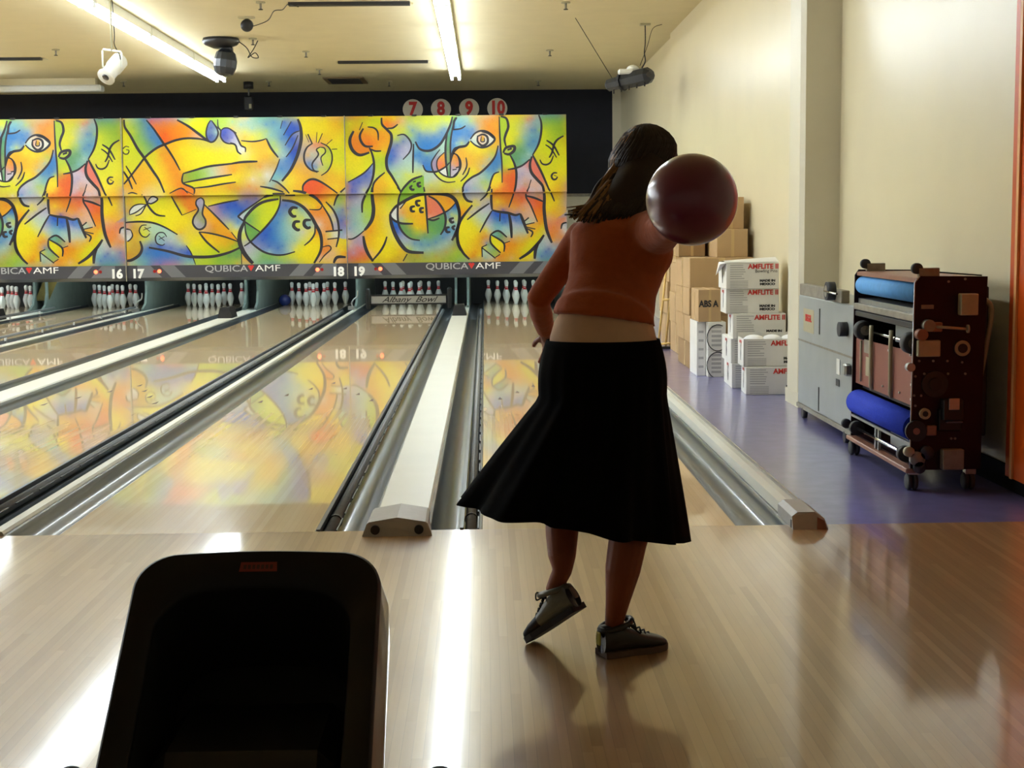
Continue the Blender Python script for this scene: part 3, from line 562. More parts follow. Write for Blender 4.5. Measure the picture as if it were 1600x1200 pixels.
ART['b'] = dict(
 s=[('b1',34,[(135,250),(85,350),(85,440),(130,530),(220,580),(350,545)]),('b1',26,[(270,215),(220,310),(240,400),(300,460),(400,460)]),('b1',18,[(330,195),(420,210),(470,270),(475,380)]),
  ('b1',24,[(350,480),(385,560),(410,680),(405,820),(370,960),(300,1110)]),('b1',18,[(350,490),(430,525),(515,525)]),('b1',14,[(260,130),(215,240)]),
  ('b1',30,[(525,70),(530,160),(600,235),(655,300),(655,400),(620,520),(585,640),(595,770),(650,860),(720,980),(775,1080)]),('b1',18,[(600,215),(680,210),(750,160)]),
  ('b1',16,[(50,950),(200,870),(300,800),(400,690)]),('b1',20,[(560,820),(460,900),(400,980),(380,1110)]),
  ('b1',18,[(740,315),(830,300),(900,360),(935,440),(910,540),(815,645)]),('b1',20,[(965,430),(955,640),(950,830)]),
  ('b1',26,[(990,400),(1040,490),(1120,525),(1220,515),(1330,440),(1410,320),(1480,170),(1510,60)]),
  ('b1',18,[(1550,70),(1510,220),(1480,400),(1475,600),(1470,880)]),('b1',22,[(1440,250),(1410,450),(1410,650),(1435,880)]),('b1',16,[(1510,235),(1600,225)]),
  ('b1',20,[(1090,720),(1130,800),(1210,815),(1290,810),(1400,750),(1460,690)]),('b1',16,[(1330,510),(1260,600),(1210,700),(1240,820),(1330,920),(1430,960),(1540,950)]),
  ('b1',16,[(1390,550),(1300,640),(1285,740),(1330,830),(1430,885),(1530,880),(1590,800),(1600,700),(1580,610),(1530,560)]),('b1',26,[(1470,700),(1500,580),(1540,500),(1600,480)]),
  ('b1',24,[(770,1100),(840,1010),(940,920),(1080,870)]),('b1',22,[(1100,860),(1105,1110)]),('b1',26,[(940,1000),(910,1030),(940,1060),(970,1050)]),('b1',26,[(1060,960),(1015,975),(1030,1015),(1065,1005)]),('b1',20,[(990,940),(950,955)]),
  ('b1',22,[(1590,750),(1550,760)]),('b1',18,[(1500,790),(1560,780)]),
  ('b2',22,[(245,370),(310,290),(400,255),(500,280),(585,370),(500,460),(400,485),(310,450),(245,390)]),('b2',26,[(400,262),(500,290),(575,360)]),('b2',24,[(350,320),(345,400),(410,460),(480,420),(480,340),(420,305),(350,330)]),('b2',12,[(400,330),(390,400),(440,400),(440,350)]),
  ('b2',26,[(230,400),(180,460),(80,480),(20,530),(0,580)]),('b2',18,[(0,560),(60,590),(105,680),(90,790),(0,880)]),('b2',16,[(180,620),(190,740),(130,860)]),('b2',16,[(230,760),(190,860),(100,950)]),
  ('b2',24,[(60,70),(20,130),(10,240)]),('b2',16,[(0,240),(110,225),(180,185)]),('b2',22,[(630,460),(590,600),(510,710),(380,830),(250,900),(150,990),(125,1100)]),
  ('b2',18,[(650,60),(655,280),(665,500),(680,700),(680,970)]),('b2',26,[(670,60),(750,90),(775,200),(740,300),(720,380),(740,470)]),('b2',30,[(700,560),(740,490),(850,470),(850,530),(780,580),(710,565)]),('b2',30,[(760,520),(820,500)]),
  ('b2',24,[(790,580),(850,700),(880,830),(870,1000),(845,1110)]),('b2',22,[(1200,40),(1235,150),(1230,300),(1190,450),(1110,590)]),('b2',20,[(760,790),(870,770),(970,730),(1070,650)]),
  ('b2',24,[(1110,590),(1160,690),(1240,850),(1350,1110)]),('b2',30,[(1100,610),(1070,720),(1090,830),(1170,930),(1240,1010),(1270,1110)]),('b2',16,[(1085,930),(1030,1100)]),
  ('b2',18,[(1210,655),(1240,710),(1300,725),(1360,690),(1400,600)]),('b2',22,[(1545,330),(1460,380),(1410,450),(1380,560),(1340,630)]),('b2',20,[(1305,390),(1400,460),(1480,600)]),('b2',16,[(1290,450),(1370,510),(1445,630)]),
  ('b2',20,[(1450,840),(1400,840),(1370,880),(1390,925),(1430,925),(1455,890)]),('b2',12,[(1400,870),(1440,885)]),('b2',18,[(640,820),(570,850),(530,930),(500,1030),(460,1110)]),
  ('b3',24,[(340,0),(280,110),(235,220),(230,350)]),('b3',38,[(385,0),(375,130),(390,300),(370,430),(320,520),(260,590)]),('b3',16,[(260,590),(160,670),(80,710),(0,705)]),
  ('b3',34,[(240,670),(260,800),(300,910),(370,1020)]),('b3',22,[(570,680),(530,790),(460,900),(350,1020)]),('b3',24,[(730,0),(775,60)]),
  ('b3',22,[(830,0),(760,110),(735,230),(725,380),(740,520),(800,630),(900,710),(1030,735)]),
  ('b3',36,[(620,370),(700,270),(850,180),(1000,115),(1150,95),(1320,95),(1450,120),(1530,180),(1570,270),(1590,400),(1560,560),(1480,740)]),('b3',40,[(620,370),(635,500),(690,660),(780,810),(880,890),(1080,905)]),
  ('b3',24,[(620,400),(680,460),(780,500),(940,505)]),('b3',22,[(1100,0),(1115,130),(1130,350),(1145,640)]),('b3',24,[(1160,125),(1270,190),(1360,310),(1395,430),(1380,560),(1320,660)]),('b3',20,[(760,300),(850,190)]),
  ('b3',20,[(1140,440),(1220,460),(1310,430)]),('b3',16,[(1150,440),(1280,400),(1440,320),(1540,220)]),
  ('b3',28,[(1050,190),(990,200),(1000,250),(1040,255)]),('b3',28,[(970,265),(915,280),(920,330),(970,335)]),('b3',28,[(1095,290),(1045,300),(1050,345),(1090,345)]),
  ('b3',28,[(1510,430),(1455,450),(1480,490),(1515,480)]),('b3',28,[(1450,555),(1400,570),(1410,620),(1460,620)]),('b3',26,[(1530,535),(1490,560),(1520,595)]),
  ('b3',18,[(850,920),(790,1020)]),('b3',26,[(1600,880),(1560,780),(1550,650)]),
  ('b4',30,[(260,255),(160,370),(80,490),(45,640),(60,790),(130,920),(210,1000)]),('b4',20,[(0,150),(60,270),(80,440),(30,640),(0,700)]),
  ('b4',26,[(130,0),(140,110),(190,190),(265,212)]),('b4',18,[(520,0),(460,110),(370,195)]),('b4',26,[(535,30),(525,180),(535,320)]),('b4',20,[(500,230),(350,330),(185,455)]),
  ('b4',26,[(535,325),(640,350),(760,365),(860,395),(930,375)]),('b4',18,[(535,330),(460,450),(360,630)]),('b4',20,[(650,350),(640,480)]),('b4',30,[(770,370),(795,520),(805,710)]),('b4',30,[(930,375),(970,480),(1035,650)]),
  ('b4',16,[(860,0),(830,130),(770,290)]),('b4',22,[(975,490),(1050,430)]),('b4',18,[(990,530),(1130,500)]),('b4',18,[(1010,560),(1140,590)]),('b4',18,[(1020,580),(1100,630),(1075,700)]),
  ('b4',18,[(1060,0),(1010,130),(1080,270),(1170,490)]),('b4',22,[(1010,130),(1130,160),(1250,210)]),('b4',34,[(1245,0),(1270,130),(1265,330),(1290,560),(1330,690),(1370,780)]),
  ('b4',18,[(1310,0),(1360,90),(1410,210)]),('b4',18,[(1440,440),(1590,350)]),('b4',18,[(1480,450),(1590,410)]),('b4',18,[(1590,500),(1520,520),(1500,590)]),
  ('b4',20,[(510,660),(620,610),(740,700)]),('b4',20,[(510,660),(690,775),(695,900)]),('b4',14,[(690,785),(780,755)]),('b4',20,[(510,660),(515,780),(650,915)]),
  ('b4',18,[(385,835),(460,800)]),('b4',20,[(385,835),(390,970)]),('b4',20,[(385,840),(575,990)]),('b4',14,[(575,975),(640,935)]),
  ('b4',32,[(910,1000),(1050,910),(1180,780),(1260,670)]),('b4',34,[(1180,780),(1140,870),(1125,1000)])],
 c='''b1 80 150 y;60 110 E;150 250 o;120 350 O;170 450 O;230 530 O;200 320 O;150 500 O;300 300 O;350 330 O;400 300 o;350 420 R;280 380 O;440 420 O;250 120 g;400 110 g;480 120 g;350 160 y;500 200 y;510 260 O;540 350 O;600 350 o;520 430 o;560 500 o;480 580 y;550 620 g;480 650 g;500 720 g;60 600 Y;60 750 Y;200 650 Y;300 700 y;200 800 Y;100 860 y;350 620 y;
600 120 O;650 100 o;700 90 Y;680 170 P;590 160 R;760 130 P;820 120 p;830 230 y;720 260 y;900 100 g;1000 120 y;1150 130 y;1300 120 y;1420 110 y;1450 90 y;1100 220 y;1250 230 y;900 200 L;950 250 b;1050 300 b;1150 350 b;1250 330 b;1350 270 b;1400 220 b;1100 420 b;1200 430 b;1150 470 b;1300 380 b;1050 350 b;880 270 g;700 350 y;750 380 g;
740 450 B;680 520 B;700 600 B;660 650 B;820 400 B;780 520 V;850 480 v;720 680 V;800 580 v;870 560 v;640 700 b;650 600 b;930 320 g;850 680 l;700 790 l;800 750 l;900 700 l;750 880 l;700 840 g;850 850 y;900 870 y;1000 750 l;900 800 l;1050 850 y;1000 880 y;980 600 b;1050 600 b;1150 620 b;1100 700 B;1040 680 b;1200 700 b;1150 750 b;1250 600 b;1050 560 b;1000 500 L;1150 560 g;1350 450 l;1380 400 l;1370 520 l;1000 700 l;
1200 850 l;1150 900 l;1250 900 v;1200 1000 y;1350 1000 y;1500 1000 y;1150 950 l;1300 870 y;1450 920 y;1580 950 Y;1350 620 o;1340 700 P;1380 740 O;1310 700 P;1370 840 W;1400 800 W;1440 500 K;1440 700 K;1450 350 K;1500 120 K;1450 830 K;1520 80 G;1520 620 o;1540 700 o;1500 760 V;1560 820 v;1550 500 b;1580 300 b;1530 400 b;1570 120 b;1580 180 L;1560 420 l;1540 260 b;
200 950 B;120 980 B;300 870 B;350 820 B;100 1050 B;250 1000 V;350 760 l;370 850 V;250 1080 v;150 1080 B;430 750 g;450 820 y;400 850 l;520 950 o;470 1020 o;560 1000 o;600 900 Y;650 1000 Y;700 1060 Y;460 1080 o;340 1090 g;850 1060 G;900 990 G;1000 1030 G;1060 920 G;1000 900 G;1080 1040 G;20 1000 P;60 960 B
b2 60 120 L;120 100 L;100 180 b;30 200 b;200 90 L;260 120 g;350 120 E;450 130 O;550 110 O;500 200 O;600 200 o;620 400 o;400 220 o;560 280 O;280 230 b;200 250 b;100 300 b;220 320 b;50 380 b;180 370 b;20 450 b;300 200 L;120 420 y;200 430 y;60 440 L;300 370 W;520 370 W;290 390 l;420 340 o;410 380 E;460 380 W;370 360 p;
250 500 Y;350 540 Y;450 520 Y;550 480 o;400 620 o;250 600 o;150 550 o;100 540 o;250 700 o;400 700 o;480 620 o;300 780 Y;200 700 o;350 780 o;150 620 o;50 620 O;60 700 P;40 750 V;20 820 v;150 900 y;250 850 y;50 930 y;100 1000 y;50 1050 y;
540 560 g;500 640 L;420 740 L;560 680 b;600 620 b;620 560 b;620 760 b;560 780 b;480 790 b;500 870 L;400 880 l;320 930 v;400 960 g;250 970 v;200 1030 V;300 1040 L;450 950 g;480 900 L;180 1080 B;350 1080 V;440 1040 y;600 720 b;640 800 g;600 920 Y;560 980 Y;600 1020 Y;640 950 Y;520 1070 y;620 1070 R;560 890 Y;
700 120 g;700 250 g;690 400 g;700 500 y;700 620 g;720 700 g;720 800 N;760 740 y;820 700 y;700 860 O;760 870 R;820 850 R;740 950 R;800 1000 R;700 1050 R;800 1080 R;840 900 R;
820 120 y;900 120 y;850 250 y;900 300 Y;820 380 Y;780 420 y;980 150 g;1050 110 P;1100 90 P;1030 180 v;1130 150 L;950 400 g;900 450 G;1000 350 L;1100 250 b;1100 320 L;1150 250 b;1120 400 b;1060 450 b;950 520 K;880 560 K;1000 550 K;920 640 K;870 650 K;1080 520 L;1050 580 l;980 660 L;1170 120 L;1200 250 g;
930 800 v;960 850 V;1000 780 v;900 900 V;950 980 v;1050 850 v;1000 920 p;900 1040 v;980 1050 P;1050 750 P;1060 690 P;1000 990 E;1080 1000 p;1140 1020 p;1200 1060 v;1150 970 p;1130 760 P;1170 830 P;1200 900 P;1230 960 P;1150 700 P;1100 900 v;
1300 100 G;1400 120 G;1500 150 G;1550 100 G;1500 250 G;1350 200 g;1280 280 y;1280 400 y;1400 300 g;1550 300 G;1300 550 y;1200 560 y;1500 500 y;1550 700 y;1300 800 y;1500 800 Y;1400 750 y;1550 950 Y;1400 980 Y;1550 1060 o;1450 1060 o;1320 950 Y;1250 780 y;1350 1000 Y
b3 60 130 B;100 60 B;30 280 B;20 420 b;50 560 b;100 300 L;150 200 v;180 400 l;120 500 L;150 600 l;200 120 v;220 480 l;40 650 v;260 40 y;280 180 g;310 280 g;280 400 g;250 470 g;330 380 g;320 120 g;200 550 l;
430 200 o;500 120 o;550 60 E;450 400 o;400 520 o;350 600 O;500 500 Y;600 250 y;550 350 Y;600 150 y;660 150 y;680 60 y;560 600 Y;650 750 Y;600 850 Y;450 700 Y;320 720 o;300 640 o;400 850 Y;500 900 Y;550 960 Y;600 950 Y;700 900 Y;720 960 E;750 880 o;300 800 o;330 900 p;400 950 o;640 1010 E;
180 700 V;120 750 V;150 830 P;200 900 R;100 900 V;60 800 v;200 780 V;150 980 R;80 960 R;250 980 R;20 900 R;30 980 R;20 800 o;20 750 Y;
800 120 G;850 80 G;900 60 g;950 90 G;1050 60 G;820 150 G;1000 30 G;760 180 G;670 360 W;700 330 W;660 400 W;700 430 W;790 240 W;820 220 v;690 280 v;
850 270 o;800 350 O;900 200 Y;1000 160 Y;1060 150 Y;870 350 o;850 400 o;950 400 o;1050 400 o;1000 300 Y;1080 250 Y;1050 500 o;1000 560 Y;1080 580 o;950 520 o;780 430 L;840 450 g;900 480 y;
800 540 K;850 600 K;900 600 K;1000 630 g;1100 650 K;900 660 K;1000 700 K;780 580 K;1100 700 K;1180 200 P;1230 280 P;1180 350 R;1280 330 P;1180 400 p;1330 300 P;1200 420 p;1200 500 K;1300 500 K;1330 420 K;1200 600 G;1250 640 G;1180 700 G;1300 580 K;1360 480 K;
1250 140 o;1350 160 o;1450 200 O;1400 270 o;1480 250 o;1330 190 o;1430 360 b;1500 300 b;1540 280 b;1480 380 y;1430 480 y;1440 420 b;1540 400 y;1490 460 V;1550 500 l;1500 500 L;1430 590 b;1540 570 b;1540 640 L;1480 650 L;1450 540 L;
700 550 B;680 500 b;720 620 B;780 700 V;850 740 V;950 780 b;1050 790 b;1150 800 b;1250 760 b;1350 700 b;1420 650 b;1100 740 L;750 740 l;680 600 v;800 800 l;900 850 g;1000 860 l;1150 860 l;1300 830 l;1400 780 l;1480 700 v;850 830 y;
1200 920 g;1000 950 E;900 950 N;1100 980 N;1250 960 E;1400 900 E;1500 850 E;1520 920 g;1450 980 G;1560 960 G;1350 1000 N;950 1000 N;1540 750 N;1200 50 E;1350 50 E;1500 60 E;1560 120 E;1300 70 N;1590 600 Y
b4 50 100 y;100 200 Y;80 60 E;150 300 o;100 330 O;220 220 Y;60 60 v;40 100 p;30 250 B;20 350 L;50 380 L;20 520 L;30 450 y;20 560 l;20 800 N;40 900 g;120 980 g;30 960 g;30 700 N;
200 90 V;300 80 V;400 70 V;250 140 v;350 130 v;180 60 L;450 80 y;300 180 Y;400 150 Y;480 120 Y;350 240 Y;300 250 y;230 300 Y;
400 250 V;480 200 V;500 230 V;350 290 V;300 330 v;250 340 V;430 300 v;500 280 V;400 340 v;450 380 l;350 400 l;250 420 y;200 400 Y;250 500 Y;150 500 Y;120 600 Y;200 620 Y;150 750 Y;250 700 Y;120 800 Y;220 850 Y;300 550 Y;400 460 l;300 650 Y;
600 100 O;700 80 R;800 120 O;620 200 Y;700 210 o;600 260 o;700 270 o;750 200 O;580 80 R;850 200 O;800 270 o;900 100 R;950 150 R;900 250 O;950 200 R;850 300 o;980 320 o;1000 260 p;960 80 P;1040 90 P;1150 80 p;1120 50 v;1180 120 E;1080 50 v;
580 370 B;620 400 B;690 310 D;700 330 B;700 420 B;720 480 B;680 500 b;600 460 b;560 430 b;500 450 V;560 520 L;620 520 L;480 520 v;500 560 l;700 560 l;650 560 L;580 590 L;840 380 B;890 370 b;850 430 B;870 470 b;830 500 v;920 430 b;950 500 b;900 540 v;860 580 l;940 600 l;1000 640 l;850 640 l;740 600 l;780 640 l;1000 520 L;1060 480 l;
450 600 Y;450 680 O;400 700 O;420 630 o;440 580 y;350 760 o;300 900 O;320 820 o;280 950 O;250 970 O;350 950 Y;620 640 K;660 680 K;600 650 L;590 720 Y;560 750 y;640 820 Y;600 800 y;670 840 o;480 790 K;450 780 b;500 840 L;560 880 K;430 860 Y;480 920 y;420 930 l;430 980 L;520 980 l;560 900 g;
800 720 O;900 700 o;1000 720 o;750 800 O;850 800 O;950 800 o;720 860 O;680 950 O;750 950 o;850 900 o;950 900 y;900 960 o;1050 800 y;1100 700 o;1150 600 o;1200 500 O;1050 680 o;620 960 O;600 960 R;800 980 p;1150 700 y;1200 650 y;1000 860 y;1080 760 y;
1150 200 R;1200 270 R;1180 350 O;1220 400 O;1120 250 P;1200 150 P;1150 450 p;1100 400 p;1050 300 p;1080 380 p;1030 350 p;1230 580 y;1180 560 o;1080 560 o;1120 650 o;
1350 250 Y;1450 200 Y;1500 100 o;1550 300 o;1400 350 o;1320 300 Y;1500 400 o;1350 60 Y;1450 80 o;1340 450 p;1330 550 P;1400 560 O;1450 500 P;1450 620 O;1380 680 O;1550 450 O;1540 560 W;1560 620 W;1400 740 o;1500 700 O;1550 700 O;
1240 750 l;1280 740 v;1220 850 l;1300 800 v;1200 900 L;1280 900 B;1220 960 B;1320 860 D;1180 960 L;1400 850 l;1400 950 b;1500 850 b;1550 950 b;1080 930 Y;1050 970 Y;1100 880 y;1020 980 Y''')

Z_T = 2.965; Z_F = 1.80; Z_B = .752; YM = 16.4
def px2panel(k, x, y):      # photo drawing coordinates -> panel u (0..1 across), v (0..1 down)
    if k == 'a': u = (x-200)/342.; top = 187-2*u; bot = 414-1.5*u
    else: u = (x-542)/346.; top = 185.5-1.5*u; bot = 412.5-1.5*u
    return u, (y-top)/(bot-top)
GU, GV = 300, 202
def make_art(k):
    A = ART[k]; strokes = []
    for c, w_, ps in A['s']:
        ox, oy = CR[c]; q = []
        for x, y in ps:
            u, v = px2panel(k, ox+x/8.889, oy+y/8.889); q.append((u, v, 0))
        sp = spline(q, 5) if len(q) > 2 else [Vector(p) for p in q]
        strokes.append((w_/8.889/345., sp))
    cps = []
    for line in A['c'].replace(';\n', ';').split('\n'):
        line = line.strip()
        if not line: continue
        c, rest = line.split(' ', 1); ox, oy = CR[c]
        for it in rest.split(';'):
            it = it.strip()
            if not it: continue
            x, y, cc = it.split(); u, v = px2panel(k, ox+float(x)/8.889, oy+float(y)/8.889)
            if -.01 < u < 1.01 and -.01 < v < 1.01: cps.append((u, v, lin([q/255 for q in COLS[cc]])))
    P = np.array([(c[0]*1.5, c[1]) for c in cps]); Cc = np.array([c[2] for c in cps])
    uu, vv = np.meshgrid(np.linspace(0, 1, GU), np.linspace(0, 1, GV)); G = np.stack([uu.ravel()*1.5, vv.ravel()], 1)
    img = np.zeros((GU*GV, 3)); 
    for i in range(0, len(G), 4096):
        d = ((G[i:i+4096, None, :]-P[None])**2).sum(2)+2e-5; ww = d**-2.2; img[i:i+4096] = (ww@Cc)/ww.sum(1, keepdims=True)
    img = img.reshape(GV, GU, 3)
    # strokes hold the colours apart: barrier mask
    bar = np.zeros((GV, GU), bool)
    for w_, sp in strokes:
        for a, b in zip(sp[:-1], sp[1:]):
            n = int(max(abs(a.x-b.x)*GU, abs(a.y-b.y)*GV)*2)+1
            for i in range(n+1):
                t = i/n; x = (a.x+(b.x-a.x)*t)*(GU-1); y = (a.y+(b.y-a.y)*t)*(GV-1)
                for dx in (0, 1):
                    xi, yi = int(x)+dx, int(y)
                    if 0 <= xi < GU and 0 <= yi < GV: bar[yi, xi] = True
    fixm = np.zeros((GV, GU), bool); fixc = np.zeros((GV, GU, 3))
    for u, v, c in cps:
        xi = min(max(int(u*(GU-1)+.5), 0), GU-1); yi = min(max(int(v*(GV-1)+.5), 0), GV-1)
        if not bar[yi, xi]: fixm[yi, xi] = True; fixc[yi, xi] = c
    ok = (~bar).astype(float)
    for it in range(260):
        s_ = np.zeros_like(img); n_ = np.zeros((GV, GU))
        for ax, sh in ((0, 1), (0, -1), (1, 1), (1, -1)):
            r_ = np.roll(img, sh, ax); o_ = np.roll(ok, sh, ax)
            s_ += r_*o_[..., None]; n_ += o_
        new = s_/np.maximum(n_, 1)[..., None]
        new = np.where((n_ > 0)[..., None], new, img)
        img = np.where(bar[..., None], new, .75*new+.25*img)
        img[fixm] = fixc[fixm]*.35 + img[fixm]*.65
    rs = np.random.RandomState(3 if k == 'a' else 5)
    img *= (1+.035*rs.randn(GV, GU, 1)*1.0)
    # deepen
    lum = img.mean(2, keepdims=True); img = np.clip(lum+(img-lum)*1.12, .004, 1)*.84
    return img, strokes
pm = bpy.data.materials.new('painted_panel'); pm.use_nodes = True
b = pm.node_tree.nodes['Principled BSDF']; at_ = pm.node_tree.nodes.new('ShaderNodeAttribute'); at_.attribute_name = 'paint'
pm.node_tree.links.new(at_.outputs['Color'], b.inputs['Base Color']); b.inputs['Roughness'].default_value = .35; b.inputs['Specular IOR Level'].default_value = .4
def panel_mesh(k, img, strokes, W, v0, v1, name, parent, X0, yfun, zt, zb):
    # front faces sampled from the painting between v0 and v1
    r0_ = int(v0*(GV-1)); r1_ = int(round(v1*(GV-1))); rows = list(range(r0_, r1_+1)); nr = len(rows)
    def P(u, v, off=0.0):
        t = (v-v0)/(v1-v0); return (X0+u*W, yfun(t)-off, zt+(zb-zt)*t)
    verts = []; cols = []
    for r in rows:
        vv_ = v0+(v1-v0)*(r-r0_)/(r1_-r0_)
        for c in range(GU): verts.append(P(c/(GU-1), vv_)); cols.append(img[r, c])
    faces = [(i*GU+j, (i+1)*GU+j, (i+1)*GU+j+1, i*GU+j+1) for i in range(nr-1) for j in range(GU-1)]
    mi = [0]*len(faces)
    # board thickness behind
    o = len(verts); th = .03
    for (u, v, d) in ((0, v0, 0), (1, v0, 0), (1, v1, 0), (0, v1, 0), (0, v0, -th), (1, v0, -th), (1, v1, -th), (0, v1, -th)):
        verts.append(P(u, v, d)); cols.append(np.array((.2, .17, .03)))
    bf = [(o+4, o+5, o+6, o+7), (o, o+4, o+5, o+1), (o+1, o+5, o+6, o+2), (o+2, o+6, o+7, o+3), (o+3, o+7, o+4, o)]
    faces += bf; mi += [2]*len(bf)
    H = 2.213
    for w_, sp in strokes:
        run = [p for p in sp]
        L_ = len(run); prev = None; ww = w_*W
        for i, p in enumerate(run):
            a = run[max(i-1, 0)]; b2 = run[min(i+1, L_-1)]
            d = Vector(((b2.x-a.x)*W, (b2.y-a.y)*H)); 
            if d.length < 1e-7: d = Vector((1, 0))
            d.normalize(); nrm = Vector((-d.y, d.x)); t = i/(L_-1)
            hw = ww*.5*(.62+.72*math.sin(PI*min(max(t, .04), .96))**.6)*1.05
            l = Vector((p.x+nrm.x*hw/W, p.y+nrm.y*hw/H)); r = Vector((p.x-nrm.x*hw/W, p.y-nrm.y*hw/H))
            inside = v0-1e-4 <= p.y <= v1+1e-4 and -.001 <= p.x <= 1.001
            if not inside: prev = None; continue
            for q in (l, r): q.x = min(max(q.x, 0), 1); q.y = min(max(q.y, v0), v1)
            n = len(verts); verts += [P(l.x, l.y, .0015), P(r.x, r.y, .0015)]; cols += [np.zeros(3)]*2
            if prev is not None: faces.append((prev, n, n+1, prev+1)); mi.append(1)
            prev = n
    off = parent.location; me = bpy.data.meshes.new(name)
    me.from_pydata([tuple(Vector(p)-off) for p in verts], [], faces)
    me.materials.append(pm); me.materials.append(M['stroke']); me.materials.append(M['seam']); me.polygons.foreach_set('material_index', mi)
    ca = me.color_attributes.new('paint', 'FLOAT_COLOR', 'POINT')
    cc = np.ones((len(verts), 4), np.float32); cc[:, :3] = np.array(cols); ca.data.foreach_set('color', cc.ravel())
    me.update(); ob = bpy.data.objects.new(name, me); COL.objects.link(ob); ob.parent = parent; return ob
XB = [(-8.795, 'b'), (-5.440, 'a'), (-2.090, 'b')]; PWD = 3.345
UL = {-5.440: 'painted masking unit over lanes 17 and 18, with blue ball and blue pins',
      -2.090: 'painted masking unit over the two rightmost lanes, with eye and split ball',
      -8.795: 'painted masking unit cut by the left edge of the photo, over lane 16'}
arts = {k: make_art(k) for k in 'ab'}
NUMS = {-5.440: ('17', '18'), -2.090: ('19', None), -8.795: (None, '16')}
protoB = None
for X0, k in ((-2.090, 'b'), (-5.440, 'a'), (-8.795, 'b')):
    t = thing('masking_unit', UL[X0], 'masking panel', (X0, YM, Z_B), 'painted masking units over the pins')
    img, st = arts[k]; vf = (Z_T-Z_F)/(Z_T-Z_B)
    if k == 'b' and protoB:
        for c_ in protoB: d_ = c_.copy(); COL.objects.link(d_); d_.parent = t
    else:
        up = panel_mesh(k, img, st, PWD, 0, vf, 'upper_panel', t, X0, lambda q: YM-.10*q, Z_T, Z_F)
        lo = panel_mesh(k, img, st, PWD, vf, 1, 'lower_panel', t, X0, lambda q: YM-.03-.02*q, Z_F+.004, Z_B)
        if k == 'b': protoB = (up, lo)
    # clips on the top edge
    for i in range(5): MB().box((X0+.35+i*.66, YM-.02, Z_T-.005), (X0+.42+i*.66, YM+.04, Z_T+.02)).build('clip', 'seam', t)
    # fascia with lettering
    zb = .515
    fa = fixn(MB().prism([(YM-.10, Z_B), (YM+.03, Z_B), (YM+.03, zb), (YM-.02, zb), (YM-.10, zb+.05)], X0+.002, X0+PWD-.002, 'x').build('fascia', 'fascia', t))
    yf = YM-.1015; zc = (Z_B+zb)/2+.02
    for s_ in (-1, 1):
        cx = X0+PWD/2
        for (a0, wd) in ((.78, .22), (1.14, .52)):
            q = [(cx+s_*(a0), zb+.055), (cx+s_*(a0+wd), zb+.055), (cx+s_*(a0+wd+.17), Z_B-.002), (cx+s_*(a0+.17), Z_B-.002)]
            if a0 > 1: q = [(cx+s_*(a0), zb+.055), (cx+s_*(a0+wd-.15), zb+.055), (cx+s_*(a0+wd-.15), Z_B-.002), (cx+s_*(a0+.17), Z_B-.002)]
            mb = MB().add([(x, yf, z) for x, z in q], [(0, 1, 2, 3)]); mb.build('stripe', 'fascialight', fa)
    cx = X0+PWD/2+.03
    text(MB(), 'QUBICA', .135, (cx-.195, yf, zc+.035), wide=1.30, bold=.001).build('lettering', 'txtg', fa)
    text(MB(), 'AMF', .135, (cx+.435, yf, zc+.035), wide=1.5, bold=0, shear=0).build('lettering', 'txtw', fa)
    MB().add([(cx+.13, yf-.001, zc+.075), (cx+.165, yf-.001, zc+.09), (cx+.18, yf-.001, zc+.075), (cx+.195, yf-.001, zc+.09), (cx+.23, yf-.001, zc+.075), (cx+.18, yf-.001, zc-.005)], [(0, 5, 4, 3, 2, 1)]).build('emblem', 'txtr', fa)
    l, r_ = NUMS[X0]
    for num, xx, s_ in ((l, X0+.165, 1), (r_, X0+PWD-.145, -1)):
        if not num: continue
        text(MB(), num, .185, (xx, yf-.002, zc-.03), wide=1.0, bold=.009).build('lane_number', 'txtw', fa)
        for j, (dx, mm, rr) in enumerate(((.26, 'leddim', .024), (.33, 'led', .028))):
            if s_ < 0: dx = .24+.07*j
            MB().cyl((xx+s_*dx, yf, zc+.01), (xx+s_*dx, yf-.012, zc+.01), rr, 14).build('indicator_lamp', mm, fa)
# vertical seam strips between the units
for xx, lb in ((-2.09, '18 and 19'), (-5.44, '16 and 17')):
    tag(MB().box((xx-.008, YM-.13, zb+.0), (xx+.004, YM-.105, Z_T)).build('seam_strip', 'silver2'), 'thin vertical strip between the %s signs on the masking' % lb, 'strip', 'joint strips on the masking')
# small white switch at the right end of the masking
# frame number discs on the black wall
for i, nmb in enumerate(('7', '8', '9', '10')):
    c = pt(645+44*i, 171-.6*i, YBACK-.01)
    t = thing('number_disc', 'round cream disc with a red number %s on the black back wall' % nmb, 'number sign', (c.x, YBACK, c.z), 'number discs on the back wall')
    MB().cyl((c.x, YBACK-.002, c.z), (c.x, YBACK-.015, c.z), .175, 36).build('disc', 'disc', t)
    text(MB(), nmb, .31, (c.x, YBACK-.017, c.z), wide=.85, bold=.014).build('numeral', 'txtr', t)

